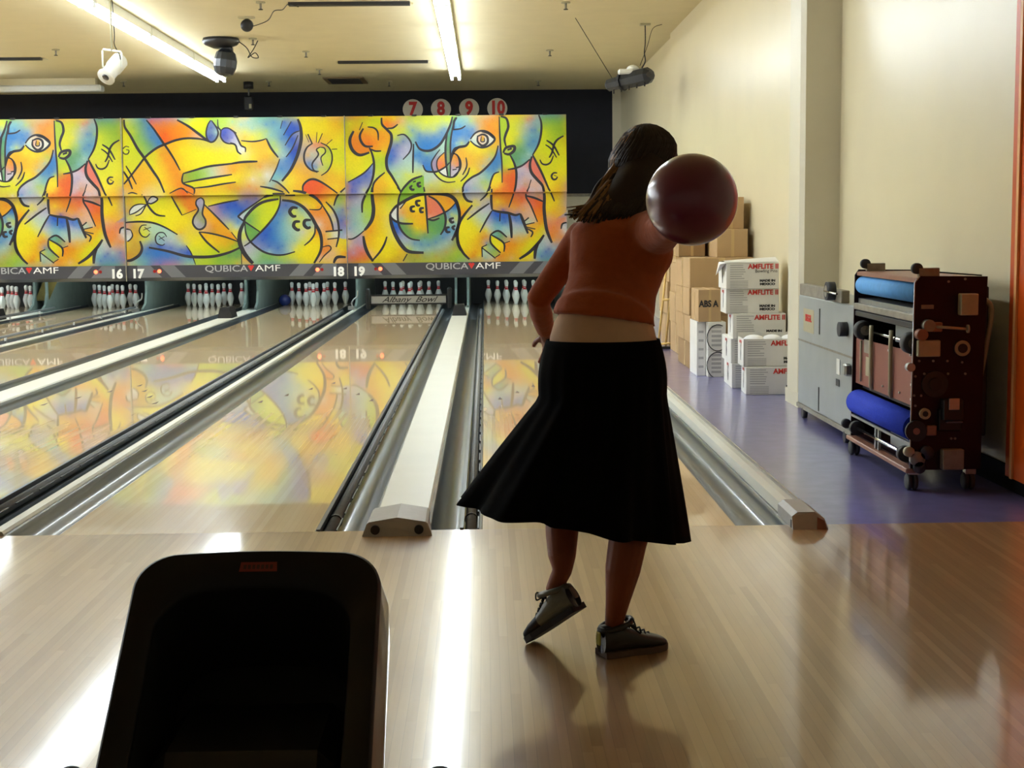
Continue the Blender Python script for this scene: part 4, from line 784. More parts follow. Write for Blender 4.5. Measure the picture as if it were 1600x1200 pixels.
# ------------------------------------------------------------------ ceiling fixtures
proto_l = None
for X_, nml in ((-.41, 'right'), (-3.95, 'left'), (-7.5, 'far left')):
    for i in range(6):
        y0 = 16.5-(i+1)*2.5
        if proto_l is None:
            t = thing('light_fixture', '', 'ceiling light', (X_, y0, ZC-.03), 'fluorescent strip lights over the lanes')
            MB().box((X_-.08, y0+.01, ZC-.10), (X_+.08, y0+2.47, ZC-.001)).build('housing', 'white', t)
            for dx in (-.055, .055):
                MB().tube([(X_+dx, y0+.06, ZC-.135), (X_+dx, y0+2.42, ZC-.135)], .019, 12).build('tube', 'tube', t)
                for yy in (y0+.03, y0+2.42): MB().box((X_+dx-.02, yy, ZC-.16), (X_+dx+.02, yy+.03, ZC-.10)).build('lampholder', 'white', t)
            proto_l = t
        else:
            t = copy_tree(proto_l); t.location = (X_, y0, ZC-.03)
        t['label'] = 'lit white double tube fixture, %s in the %s row above the lanes' % (['farthest', 'second farthest', 'third farthest', 'fourth farthest', 'fifth farthest', 'nearest'][i], nml)
for X_, ln_ in ((-11.1, 'first'), (-14.7, 'second'), (-18.3, 'third'), (-21.9, 'fourth')):
    t = thing('light_fixture', 'continuous lit fluorescent strip, %s row outside the left edge of the photo' % ln_, 'ceiling light', (X_, 1.5, ZC-.03), 'fluorescent strips beyond the left edge')
    MB().box((X_-.08, 1.5, ZC-.10), (X_+.08, 16.5, ZC-.001)).build('housing', 'white', t)
    for dx in (-.045, .045): MB().tube([(X_+dx, 1.6, ZC-.135), (X_+dx, 16.4, ZC-.135)], .019, 10).build('tube', 'tube', t)
def slot(xa, xb, y, lab):
    t = thing('air_slot', lab, 'air diffuser', ((xa+xb)/2, y, ZC), 'ceiling air slots')
    MB().box((xa, y, ZC-.035), (xb, y+.10, ZC-.001)).build('trough', 'slot', t); MB().box((xa-.03, y+.10, ZC-.02), (xb+.03, y+.26, ZC-.001)).build('flange', 'ceil', t)
slot(-2.06, -.78, 15.15, 'long dark ceiling air slot left of the right light row, above the masking')
slot(-2.04, -.76, 9.72, 'long dark air slot at the top edge of the photo between the light rows')
slot(-7.2, -6.04, 14.4, 'long dark air slot in the ceiling at the left edge of the photo')
t = thing('air_vent', 'brown rectangular ceiling grille in front of the black wall', 'air vent', (-2.2, 17.6, ZC))
MB().box((-2.52, 17.35, ZC-.02), (-1.88, 18.3, ZC-.001)).build('frame', 'vent', t)
for i in range(6): MB().box((-2.45, 17.45+i*.14, ZC-.03), (-1.95, 17.5+i*.14, ZC-.02)).build('slat', 'slot', t)
SP = [(87,77),(407,3),(395,60),(478,80),(193,127),(420,127),(608,127),(841,126),(859,78),(884,3),(499,108)]
pl = ['left of the hanging white spotlight', 'nearest the top air slot', 'beside the dark moving head lamp', 'left of the middle air slot', 'right of the white spotlight near the black wall', 'right of the small black box light', 'beside the brown grille near the black wall', 'third from right near the black wall', 'left of the hanging black projector', 'at the top edge above the black projector', 'just above the brown grille']
sp0 = None
for (x, y), l in zip(SP, pl):
    p = ptz(x, y, ZC)
    if sp0 is None:
        t = thing('sprinkler_head', '', 'sprinkler', (p.x, p.y, ZC), 'ceiling sprinkler heads')
        MB().cyl((p.x, p.y, ZC), (p.x, p.y, ZC-.015), .05, 16).build('escutcheon', 'beige', t)
        MB().cyl((p.x, p.y, ZC-.015), (p.x, p.y, ZC-.075), .012, 8).build('stem', 'silver2', t)
        MB().cyl((p.x, p.y, ZC-.075), (p.x, p.y, ZC-.082), .024, 12).build('deflector', 'slot', t); sp0 = t
    else: t = copy_tree(sp0); t.location = (p.x, p.y, ZC)
    t['label'] = 'small ceiling sprinkler head ' + l
# white spotlight hanging
Y_ = 9.0; c = pt(176, 108, Y_)
t = thing('spotlight', 'white cylindrical spotlight hanging from a pipe at upper left', 'spotlight', (c.x, c.y, c.z))
d = Vector((-.28, -.55, -.52)).normalized(); a = c-d*.10+Vector((.02, 0, .03)); e = c+d*.13
body = MB().lathe([(0, -.17), (.07, -.17), (.085, -.15), (.085, -.02), (.075, 0), (.075, .12), (.092, .125), (.092, .14), (0, .14)], c, 24, d); fixn(body.build('lamp_body', 'white', t))
MB().lathe([(0, .141), (.036, .141), (.036, .145), (0, .145)], c, 20, d).build('lens', 'lens', t)
s_ = Vector((1, -.2, -.15)).normalized()
MB().tube([c-s_*.105, c-s_*.105+Vector((0, 0, .17)), c-s_*.095+Vector((0, 0, .185)), c+s_*.095+Vector((0, 0, .185)), c+s_*.105+Vector((0, 0, .17)), c+s_*.105], .010, 8).build('yoke', 'white', t)
MB().cyl((c.x+.0, c.y, c.z+.18), (c.x+.0, c.y, ZC), .012, 10).build('pipe', 'beige', t)
MB().tube(spline([(c.x+.02, c.y, ZC-.02), (c.x+.035, c.y-.02, c.z+.35), (c.x+.03, c.y-.01, c.z+.24), (c.x+.08, c.y, c.z+.12), (c.x+.06, c.y+.04, c.z)]), .005, 6).build('cord', 'blk', t)
# moving head
p = ptz(345, 60, ZC)
t = thing('moving_head_lamp', 'dark oval moving head stage lamp bolted to the ceiling beside the left light row', 'stage light', (p.x, p.y, ZC))
fixn(MB().lathe([(0, 0), (.22, 0), (.235, -.04), (.20, -.08), (.10, -.12), (0, -.12)], (p.x, p.y, ZC-.001), 28).build('base', 'dark', t))
q = pt(352, 98, p.y)
MB().box((q.x-.04, p.y-.05, q.z+.06), (q.x+.10, p.y+.05, ZC-.10), .02).build('yoke', 'blk', t)
h = MB(); 
for zz, r in ((-.17, .05), (-.15, .09), (-.08, .135), (.05, .145), (.13, .12), (.16, .06)): h.v += []
fixn(MB().lathe([(0, .17), (.07, .165), (.12, .12), (.145, .03), (.14, -.06), (.11, -.14), (.06, -.165), (0, -.168)], (q.x, p.y, q.z), 12, (.12, 0, 1), smooth=False).build('lamp_head', 'moving', t))
MB().tube(spline([(p.x+.22, p.y, ZC-.04), (p.x+.32, p.y, ZC-.12), (p.x+.38, p.y, ZC-.23), (p.x+.46, p.y, ZC-.24), (p.x+.42, p.y, ZC-.18), (p.x+.33, p.y, ZC-.24), (p.x+.40, p.y, ZC-.14), (p.x+.46, p.y, ZC-.03)]), .006, 6).build('cord', 'blk', t)
# small black light near wall
p = ptz(388, 128, ZC); q = pt(388, 160, p.y)
t = thing('small_stage_light', 'small dark box light hanging in front of the black wall', 'stage light', (p.x, p.y, ZC))
MB().cyl((p.x, p.y, ZC-.001), (p.x, p.y, ZC-.11), .08, 20).build('mount', 'dark', t)
MB().box((p.x-.07, p.y-.06, q.z-.14), (p.x+.07, p.y+.06, q.z+.10), .02).build('lamp_body', 'blk', t); MB().cyl((p.x, p.y, ZC-.11), (p.x, p.y, q.z+.1), .012, 8).build('rod', 'metal', t)
MB().box((p.x+.01, p.y-.066, q.z-.10), (p.x+.05, p.y-.0605, q.z-.03)).build('lens', 'beige', t)
# round ceiling device with a wandering cord
p = ptz(385, 26, ZC); q = pt(385, 35, p.y)
t = thing('round_camera', 'round grey camera on the ceiling with a wandering cord', 'camera', (p.x, p.y, ZC))
MB().box((p.x-.09, p.y-.04, ZC-.02), (p.x+.09, p.y+.04, ZC-.001)).build('bracket', 'beige', t)
fixn(MB().lathe([(0, -.05), (.07, -.045), (.07, 0), (.055, .02), (.03, .03), (0, .03)], (p.x, p.y, ZC-.10), 20, (0, -1, -.3)).build('housing', 'dark', t))
cd_ = [(p.x+.06, p.y, ZC-.11), (p.x+.25, p.y-.1, ZC-.06), (p.x+.38, p.y-.5, ZC-.015), (p.x+.5, p.y-.7, ZC-.03), (p.x+.6, p.y-1.0, ZC-.02), (p.x+.72, p.y-1.1, ZC-.06)]
MB().tube(spline(cd_), .005, 6).build('cord', 'blk', t)
# white box at far left under ceiling
t = thing('roller_screen_case', 'long white casing under the ceiling at the left edge', 'screen case', (-7.6, 17.2, ZC-.1))
a = pt(160, 143, 17.2)
MB().box((-9.6, 17.1, a.z), (a.x, 17.35, a.z+.10), .02).build('casing', 'white', t); MB().box((-9.6, 17.18, a.z+.10), (a.x-.1, 17.3, ZC-.001)).build('rail', 'ceil', t)
# hanging black projector unit
Y_ = 11.3; a = pt(952, 133, Y_+.2); b = pt(1012, 118, Y_-.2)
t = thing('projector', 'black club light projector hung by cables from the ceiling near the right wall', 'projector', ((a.x+b.x)/2, Y_, (a.z+b.z)/2))
dv = (b-a); L_ = dv.length
body = MB().tube([a-dv*.06, a, a+dv*.32, a+dv*.36, a+dv*.8, b, b+dv*.10], [.045, .075, .08, .09, .105, .10, .06], 8, True, False)
body.build('body', 'moving', t)
m_ = a+dv*.68
MB().ball((a+dv*.62+Vector((0, 0, .115))), .075, 14, 8, (1.0, .8, .65)).build('fan_cover', 'white', t)
MB().box((m_.x-.20, m_.y-.05, m_.z+.05), (m_.x-.02, m_.y+.05, m_.z+.11), .015).build('lamp_socket', 'white', t)
MB().tube([a+dv*.34+Vector((0,0,.0)), a+dv*.38], .11, 10, True, False).build('flange', 'blk', t)
for f_ in (.1, .3, .5, .7, .9): MB().box(tuple(a+dv*f_+Vector((-.008, -.1, -.12))), tuple(a+dv*f_+Vector((.008, -.08, -.07)))).build('fin', 'blk', t)
MB().cyl(b+dv*.0+Vector((0, -.085, .0)), b+Vector((0, -.11, 0)), .03, 12).build('lens', 'lens', t)
pc = ptz(1008, 37, ZC); top = a+dv*.85+Vector((0, 0, .10))
MB().box((pc.x-.06, pc.y-.05, ZC-.02), (pc.x+.06, pc.y+.05, ZC-.001)).build('ceiling_plate', 'beige', t)
MB().tube(spline([(pc.x, pc.y, ZC-.02), (pc.x, pc.y-.02, ZC-.22), tuple(top+Vector((.03, 0, .18))), tuple(top+Vector((.04, 0, .08))), tuple(top)]), .007, 6).build('cord', 'blk', t)
MB().tube(spline([(pc.x+.20, pc.y, ZC-.01), (pc.x+.09, pc.y, ZC-.06), (pc.x+.03, pc.y, ZC-.25), tuple(top+Vector((-.02, 0, .03)))]), .004, 6).build('cable', 'slot', t)
ph = ptz(899, 28, ZC)
MB().tube([tuple(ph), tuple(a+Vector((.04, 0, .07)))], .004, 6).build('cable', 'slot', t)

# ------------------------------------------------------------------ boxes along the right wall
def wbox(loc, w_, d_, h_, label, head=True, opened=False, rot=0, side_=True, group='stacked white cartons'):
    t = thing('carton', label, 'box', (0, 0, 0), group)
    b_ = MB()
    if opened:
        b_.box((0, 0, 0), (w_, d_, .008)); b_.box((0, 0, 0), (w_, .008, h_)); b_.box((0, d_-.008, 0), (w_, d_, h_+.03)); b_.box((0, 0, 0), (.008, d_, h_)); b_.box((w_-.008, 0, 0), (w_, d_, h_+.02))
    else: b_.box((0, 0, 0), (w_, d_, h_), .004)
    b_.build('carton_body', 'wbox', t)
    if opened:
        f_ = MB()
        for i in range(3): f_.ball((w_*(.2+.3*i), d_*.35, h_-.02), .085, 14, 8, (1, 1, .55))
        f_.build('foam_padding', 'cloth', t)
    pr = MB()
    for i in range(7): pr.box((.03, -.0012, h_*.88-i*.017), (.03+random.uniform(.09, .14), -.0006, h_*.88-i*.017+.007))
    for i in range(5): pr.box((.03, -.0012, h_*.28-i*.012), (.17, -.0006, h_*.28-i*.012+.005))
    pr.build('fine_print', 'print', t)
    text(MB(), 'AMFLITE II', .052, (w_*.70, -.0012, h_*.84), wide=1.0, bold=.0018, depth=.0004).build('lettering', 'txtr', t)
    text(MB(), 'MADE IN', .024, (w_*.78, -.0012, h_*.30), wide=1.25, bold=.0016, depth=.0004).build('small_lettering', 'txtk', t)
    text(MB(), 'MEXICO', .024, (w_*.78, -.0012, h_*.17), wide=1.3, bold=.0016, depth=.0004).build('small_lettering', 'txtk', t)
    if side_:
        sd = MB()
        sd.prism([(d_*.45, .04), (d_*.42, .09), (d_*.45, .125), (d_*.40, .16), (d_*.43, .18), (d_*.5, .15), (d_*.52, .09), (d_*.5, .04)], -.0012, -.0006, 'x')
        sd.build('pin_mark', 'txtk', t)
        s2 = MB(); text(s2, 'AMFLITE', .032, (-.0012, d_*.5, h_*.86), ex=(0, -1, 0), depth=.0004); s2.build('side_lettering', 'P' if False else 'txtr', t)
        for i in range(3): pass
    t.location = loc; t.rotation_euler = (0, 0, rot); return t
BH = .208
x1 = 1.935
wbox((x1, 4.77, 0), .46, .30, BH, 'white printed carton at the bottom of the nearest white stack', rot=-.06)
wbox((x1-.015, 4.79, BH), .46, .30, BH, 'open white carton with padding bulging out, nearest stack', opened=True, rot=-.03)
x2 = 1.905
for i, (dx, lb) in enumerate(((0, 'white carton on the floor, bottom of the tall white stack behind'), (-.005, 'white carton second from the bottom of the tall white stack'), (.005, 'white carton in the middle of the tall white stack'), (-.045, 'white carton second from the top of the tall white stack'))):
    wbox((x2+dx, 5.22+.02*(i % 2), i*(BH*.93)), .41, .52 if i < 2 else .32, BH*.93, lb, rot=-.05+.02*(i % 2))
tt = wbox((x2-.05, 5.2, 4*BH*.93), .41, .34, BH*.97, 'topmost white carton of the tall white stack, flaps ajar', rot=.015)
MB().add([(-.0, 0, .201), (-.05, -.005, .19), (-.055, .15, .10), (-.002, .33, .2)], [(0, 1, 2, 3)]).build('flap', 'wbox', tt, local=True)
f_ = MB(); f_.add([(0, 0, .203), (.41, 0, .203), (.41, .14, .24), (0, .14, .215)], [(0, 1, 2, 3)]); f_.add([(0, .34, .203), (.41, .34, .203), (.41, .2, .232), (0, .2, .21)], [(0, 3, 2, 1)]); f_.build('flap', 'wbox', tt, local=True)
text(MB(), 'Bowling Pins', .034, (.31, -.0012, .135), depth=.0004).build('small_lettering', 'txtk', tt, local=True)
def bbox(loc, w_, d_, h_, label, rot=0, m_='card', prt=None, group='stacked brown cartons'):
    t = thing('carton', label, 'box', (0, 0, 0), group)
    MB().box((0, 0, 0), (w_, d_, h_), .004).build('carton_body', m_, t)
    MB().box((w_*.46, -.001, h_*.0+.004), (w_*.56, d_, h_+.001)).build('tape', 'tape', t)
    MB().box((-.0012, d_*.46, .01), (-.0004, d_*.54, h_*.95)).build('side_tape', 'tape', t)
    if prt:
        text(MB(), prt, .075, (w_*.45, -.0015, h_*.55), wide=.8, bold=.003, depth=.0004).build('lettering', 'txtk', t)
    t.location = loc; t.rotation_euler = (0, 0, rot); return t
def tallw(loc, w_, d_, h_, label, ring):
    t = thing('carton', label, 'box', (0, 0, 0), 'narrow white cartons')
    MB().box((0, 0, 0), (w_, d_, h_), .003).build('carton_body', 'wbox', t)
    p_ = MB()
    for i in range(5): p_.box((w_*.2, -.0012, h_*(.15+.16*i)), (w_*.75, -.0006, h_*(.15+.16*i)+.02))
    p_.build('print', 'print', t)
    if ring: MB().tube([(w_*.55+.09*math.cos(a_), -.003, h_*.45+.11*math.sin(a_)) for a_ in [PI*.35+i*PI*1.3/14 for i in range(15)]], .004, 6).build('round_mark', 'txtk', t)
    t.location = loc; return t
tallw((1.775, 6.2, 0), .075, .42, .46, 'narrow white carton standing at the left end of the white row', False)
tallw((1.853, 6.1, 0), .15, .4, .22, 'lower white carton with a round mark beside the tall white stack', True)
tallw((1.853, 6.1, .221), .15, .4, .24, 'upper narrow white carton with a round mark beside the tall white stack', True)
bbox((1.775, 6.12, .462), .19, .42, .27, 'brown carton with large black lettering lying on the narrow white cartons', prt='ABS A')
# brown stacks behind
BX = 1.80
hts = [(.24, 'dark brown carton on the floor at the corner of the brown stack'), (.24, 'second brown carton up in the nearest brown stack'), (.24, 'third brown carton up in the nearest brown stack')]
z_ = 0
for i, (h_, lb) in enumerate(hts):
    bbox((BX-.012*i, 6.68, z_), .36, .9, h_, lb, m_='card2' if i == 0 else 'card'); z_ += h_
bbox((1.772, 6.62, z_), .55, .95, .265, 'wide brown carton spanning the nearest brown stack'); z_ += .265
a = pt(1129, 405, 6.9)
bbox((1.745, 7.15, z_), .24, .5, .40, 'darker brown carton left on top of the wide brown carton', m_='card2')  # darker cardboard tone than the cartons around it
bbox((2.02, 6.70, z_), .27, .9, .245, 'brown carton with a pale left face on top of the wide brown carton')
bbox((2.06, 6.85, z_+.245), .22, .7, .28, 'topmost brown carton, partly hidden by the raised bowling ball')
z_ = 0
for i in range(5):
    bbox((1.90-.01*(i % 2), 8.05, z_), .42, .9, .30, 'brown carton in the tall middle brown stack, %s from the floor' % ['first', 'second', 'third', 'fourth', 'fifth'][i]); z_ += .30
z_ = 0
for i in range(4):
    bbox((1.93-.02*(i % 2), 9.3, z_), .42, .7, .34, 'brown carton in the farthest brown stack behind the yellow rack, %s from the floor' % ['first', 'second', 'third', 'fourth'][i]); z_ += .34
# yellow wooden rack leaning
t = thing('wooden_rack', 'pale yellow wooden rack leaning against the farthest brown cartons', 'rack', (1.86, 9.0, 0))
A0 = pt(1026, 537, 9.1); 
for k in range(3):
    x = 1.80+k*.075
    MB().cyl((x-.02, 9.0-.01*k, .03), (x+.10, 9.2, .95), .012, 8).build('slat', 'ladder', t)
for zz in (.05, .5, .93): MB().cyl((1.78+zz*.12, 8.99+zz*.2, zz), (1.97+zz*.12, 8.97+zz*.2, zz+.01), .012, 8).build('crosspiece', 'ladder', t)
MB().box((1.77, 8.95, 0), (1.98, 9.05, .025)).build('foot_bar', 'dark', t)

# ------------------------------------------------------------------ silver machine (cart) behind
t = thing('lane_machine', 'silver grey upright lane machine with wheels, beside the column', 'machine', (2.07, 2.25, 0))
X0 = 2.075; Y0 = 2.15; Y1 = 3.6
MB().box((X0, Y0, .085), (X0+.34, Y1, .80), .006).build('casing', 'silver', t)
MB().box((X0-.004, Y0+.01, .50), (X0-.0005, Y1-.01, .512)).build('seam', 'silver2', t)
MB().box((X0-.01, Y0, .06), (X0+.34, Y1, .085)).build('base_plate', 'silver2', t)
MB().box((X0+.0, Y0+.3, .80), (X0+.05, Y1-.02, .875), .004).build('top_bracket', 'silver2', t)
w_ = MB().cyl((X0-.05, 2.62, .865), (X0+.0, 2.62, .865), .055, 24).build('top_wheel', 'rubber', t); MB().cyl((X0-.053, 2.62, .865), (X0-.0505, 2.62, .865), .034, 20).build('hub', 'silver2', w_)
MB().cyl((X0-.06, 2.62, .865), (X0-.05, 2.35, .86), .006, 8).build('axle', 'chrome', t)
MB().cyl((X0-.05, 2.30, .66), (X0-.002, 2.30, .66), .042, 20).build('side_wheel', 'rubber', t)
for yy, lb in ((3.42, 1), (2.30, 2)):
    wh = thing; c_ = MB().cyl((X0-.01, yy, .035), (X0+.02, yy, .035), .034, 18).build('castor', 'rubber', t); MB().box((X0-.006, yy-.02, .035), (X0+.016, yy+.02, .062)).build('fork', 'metal', c_)
MB().box((X0-.0015, 3.15, .57), (X0-.0005, 3.45, .72)).build('sticker', 'beige', t, 'pink and cream sticker with red letters')
text(MB(), 'KEGEL', .06, (X0-.003, 3.30, .66), ex=(0, -1, 0), bold=.002).build('lettering', 'txtr', t)
MB().box((X0-.003, 2.98, .58), (X0-.0008, 3.0, .74)).build('slot', 'blk', t); MB().box((X0-.003, 2.98, .10), (X0-.0008, 3.0, .25)).build('slot', 'blk', t)
MB().box((X0-.004, 2.45, .38), (X0-.0008, 2.53, .47)).build('plate', 'white', t); MB().box((X0-.004, 2.46, .31), (X0-.0008, 2.54, .35)).build('latch', 'rubber', t)
MB().box((X0-.04, 2.18, .40), (X0-.001, 2.24, .47), .01).build('knob', 'metal', t)
MB().box((X0+.02, 3.605, .10), (X0+.06, 3.68, .45), .005).build('rear_flap', 'kickdark', t)

# ------------------------------------------------------------------ maroon lane machine
t = thing('lane_machine', 'maroon upright lane machine with blue rollers on castors by the right wall', 'machine', (2.19, 1.31, 0))
XF = 1.995; XK = 2.345; YN = .76; YF = 1.86; ZB_ = .10; ZT = 1.015
def hx(z): return 0.0
side_poly = [(XF, ZB_), (XF, .18), (XF+.01, ZT-.03), (XF+.03, ZT), (XK, ZT-.005), (XK-.02, ZB_)]
sp_ = fixn(MB().prism(side_poly, YN-.012, YN, 'y').build('side_plate', 'maroon', t)); sf_ = fixn(MB().prism(side_poly, YF, YF+.012, 'y').build('side_plate', 'maroon', t))
MB().tube([(XF, YN-.013, ZB_), (XF, YN-.013, .2), (XF+.008, YN-.013, ZT-.03), (XF+.03, YN-.013, ZT)], .004, 6).build('edge_bead', 'metal', sp_)
MB().box((XF+.03, YN, ZT-.025), (XK, YF, ZT-.01)).build('top_plate', 'copper', t); MB().box((XF+.02, YN, ZT-.032), (XF+.03, YF, ZT-.012)).build('top_lip', 'copper', t)
MB().box((XK-.02, YN, ZB_), (XK-.008, YF, ZT-.02)).build('back_plate', 'maroon', t)
MB().tube([(XF+.052, YN+.005, .932), (XF+.052, YF-.03, .932)], .048, 28).build('light_blue_roller', 'lblue', t, 'light blue cloth roller')
MB().box((XF+.03, YN, .83), (XF+.14, YF, .86)).build('shelf', 'metal', t)
MB().box((XF+.005, YN, .80), (XF+.03, YF, .835), .004).build('squeegee', 'silver2', t); MB().box((XF+.012, YN, .765), (XF+.03, YF, .795), .004).build('squeegee_blade', 'dark', t)
MB().box((XF+.10, YN, .66), (XF+.11, YN+.62, .80)).build('inner_panel', 'silver', t)
MB().box((XF+.02, YN+.01, .40), (XF+.03, YF-.005, .655)).xf(lambda p: Vector((p.x, p.y, p.z+(-.012 if p.z > .5 and p.y > 1.5 else 0)))).build('front_panel', 'brown', t, 'red-brown front panel')
for yy in (1.13, 1.50): MB().tube([(XF+.008, yy, .735), (XF+.006, yy, .66), (XF+.008, yy, .42), (XF+.016, yy, .40)], .011, 8).build('strap', 'beige', t)
MB().tube([(XF+.012, 1.72, .64), (XF+.012, 1.72, .42)], .006, 6).build('strap', 'beige', t)
MB().box((XF+.017, 1.58, .46), (XF+.0195, 1.64, .56)).build('plate', 'beige', t); MB().box((XF+.017, 1.56, .58), (XF+.0195, 1.68, .65)).build('plate', 'silver2', t)
for yy, zz in ((.80, .43), (.80, .5), (.82, .64), (1.2, .63), (1.3, .44), (1.0, .44)): MB().cyl((XF+.02, yy, zz), (XF+.012, yy, zz), .006, 8).build('rivet', 'white', t)
# drive wheels on mid shaft
MB().cyl((XF+.03, .80, .695), (XF+.03, YF-.02, .695), .008, 10).build('shaft', 'chrome', t)
for yy in (.84, 1.72):
    w_ = MB().lathe([(0, -.035), (.045, -.035), (.052, -.025), (.052, .025), (.045, .035), (0, .035)], (XF+.025, yy, .695), 28, (0, 1, 0)).build('drive_wheel', 'rubber', t); MB().cyl((XF+.025, yy-.04, .695), (XF+.025, yy-.036, .695), .026, 18).build('hub', 'silver2', w_)
# cobalt brush
MB().tube([(XF+.035, YN+.005, .295), (XF+.035, YF-.005, .295)], .066, 30).build('brush_roller', 'dblue', t, 'cobalt blue brush roller')
MB().box((XF+.06, YN, .37), (XF+.07, YF, .40)).build('brush_guard', 'dark', t)
MB().box((XF+.0, YN, .215), (XF+.012, YF, .228)).build('lower_rail', 'metal', t)
MB().box((XF+.05, YN, .13), (XF+.06, YN+.5, .22)).build('lower_panel', 'silver', t)
MB().cyl((XF+.0, .84, .165), (XF+.0, 1.72, .165), .009, 10).build('axle', 'chrome', t)
for yy in (.83, 1.74): MB().cyl((XF+.0, yy-.02, .165), (XF+.0, yy+.02, .165), .038, 22).build('transport_wheel', 'rubber', t)
for yy in (1.30, 1.36): MB().box((XF, yy, .11), (XF+.012, yy+.02, .22)).build('strut', 'metal', t)
MB().box((XF-.02, YN-.02, .085), (XF+.03, YF+.03, .108), .004).build('bottom_rail', 'copper', t, 'reddish bottom rail')
MB().box((XF+.03, YN, .10), (XK-.02, YF, .112)).build('bottom_plate', 'maroon', t)
for yy in (YN+.02, YF+.0):
    for xx in (XF+.02, XK-.06):
        f_ = MB().box((xx-.02, yy-.02, .075), (xx+.03, yy+.02, .10)).build('castor', 'metal', t)
        for dx in (-.016, .012): MB().lathe([(0, -.011), (.034, -.011), (.04, -.005), (.04, .005), (.034, .011), (0, .011)], (xx+dx, yy, .040), 20, (1, 0, 0)).build('castor_wheel', 'rubber', f_)
# side cluster wheels near lower front
for (xx, zz, rr, mm) in ((XF+.03, .155, .035, 'silver2'), (XF+.075, .185, .032, 'rubber'), (XF+.04, .115, .028, 'rubber'), (XF-.01, .19, .024, 'beige')): MB().lathe([(0, -.03), (rr, -.03), (rr, 0), (0, 0)], (xx, YN-.0125, zz), 20, (0, 1, 0)).build('guide_wheel', mm, t)
MB().lathe([(0, -.03), (.026, -.03), (.026, .0), (0, 0)], (XF-.02, YF+.045, .17), 20, (0, 1, 0)).build('guide_wheel', 'rubber', t)
# top wheels
for yy in (.86, 1.80):
    MB().box((XF+.05, yy-.03, ZT-.008), (XF+.15, yy+.0, ZT+.035), .003).build('wheel_bracket', 'silver2', t)
    MB().lathe([(0, -.014), (.026, -.014), (.026, .014), (0, .014)], (XF+.045, yy-.015, ZT+.032), 20, (0, 1, 0)).build('top_wheel', 'rubber', t)
MB().cyl((XF+.13, .86, ZT+.015), (XK-.01, .80, ZT-.002), .004, 6).build('top_rod', 'dark', t)
# items on the near side plate
def sx(x, y): p_ = pt(x, y, YN-.013); return p_.x, p_.z
def sbox(x0, y0, x1, y1, dep, m_, name, lab=None, par=None, dz=0):
    a, b_ = sx(x0, y1), sx(x1, y0); return MB().box((a[0], YN-.013-dep-dz, a[1]), (b_[0], YN-.013-dz, b_[1]), min(.004, dep/3)).build(name, m_, par or t, lab)
sbox(1496, 458, 1524, 492, .05, 'beige', 'control_box', 'beige square control box')
sbox(1431, 531, 1467, 557, .03, 'beige', 'control_box', 'beige flat box')
sbox(1468, 700, 1502, 732, .05, 'silver2', 'control_box', 'grey lower box')
mt_ = sbox(1468, 622, 1500, 655, .06, 'blk', 'motor'); sbox(1476, 620, 1493, 638, .006, 'metal', 'motor_plate', None, mt_, .0602)
sbox(1474, 656, 1500, 659, .05, 'metal', 'bracket_edge'); sbox(1464, 638, 1500, 672, .03, 'blk', 'motor_bracket')
sbox(1439, 476, 1459, 483, .004, 'silver2', 'name_plate'); sbox(1446, 664, 1462, 680, .02, 'copper', 'bracket')
a = sx(1460, 510); b_ = sx(1507, 513)
MB().cyl((a[0], YN-.05, a[1]), (b_[0], YN-.05, b_[1]), .007, 10).build('handle_rod', 'beige', t); MB().cyl((b_[0], YN-.05, b_[1]), (b_[0]+.008, YN-.05, b_[1]), .02, 14).build('handle_knob', 'beige', t)
sbox(1452, 503, 1470, 518, .03, 'copper', 'clamp')
for (x, y, rr, dd, mm) in ((1448, 508, .028, .05, 'silver2'), (1436, 522, .026, .06, 'copper'), (1503, 544, .037, .012, 'beige'), (1503, 544, .022, .016, 'dark'), (1460, 600, .062, .012, 'dark'), (1460, 600, .03, .02, 'blk'), (1444, 646, .026, .02, 'beige'), (1444, 646, .013, .024, 'dark'), (1430, 673, .05, .02, 'dark'), (1430, 673, .016, .024, 'copper'), (1420, 573, .02, .04, 'metal')):
    p_ = sx(x, y); MB().cyl((p_[0], YN-.0125, p_[1]), (p_[0], YN-.013-dd, p_[1]), rr, 24).build('round_cover', mm, t)
for (x, y) in ((1436, 564), (1458, 564), (1480, 564), (1503, 566), (1444, 584), (1481, 584), (1430, 588), (1508, 584), (1428, 618), (1439, 618), (1430, 634), (1486, 685), (1492, 685), (1482, 440), (1508, 436)):
    p_ = sx(x, y); MB().cyl((p_[0], YN-.0125, p_[1]), (p_[0], YN-.018, p_[1]), .006, 8).build('bolt', 'silver2', t)
# hoop handle at the back
hp = [tuple(pt(x, y, YN+.05)) for x, y in ((1534, 466), (1542, 470), (1549, 480), (1549, 495), (1541, 540), (1530, 600), (1520, 660), (1512, 712))]
MB().tube(spline(hp, 5), .012, 10).build('hoop_handle', 'beige', t)
MB().box((XK-.008, YN+.05, .25), (XK+.03, YN+.12, .96), .005).build('rear_rail', 'dark', t)

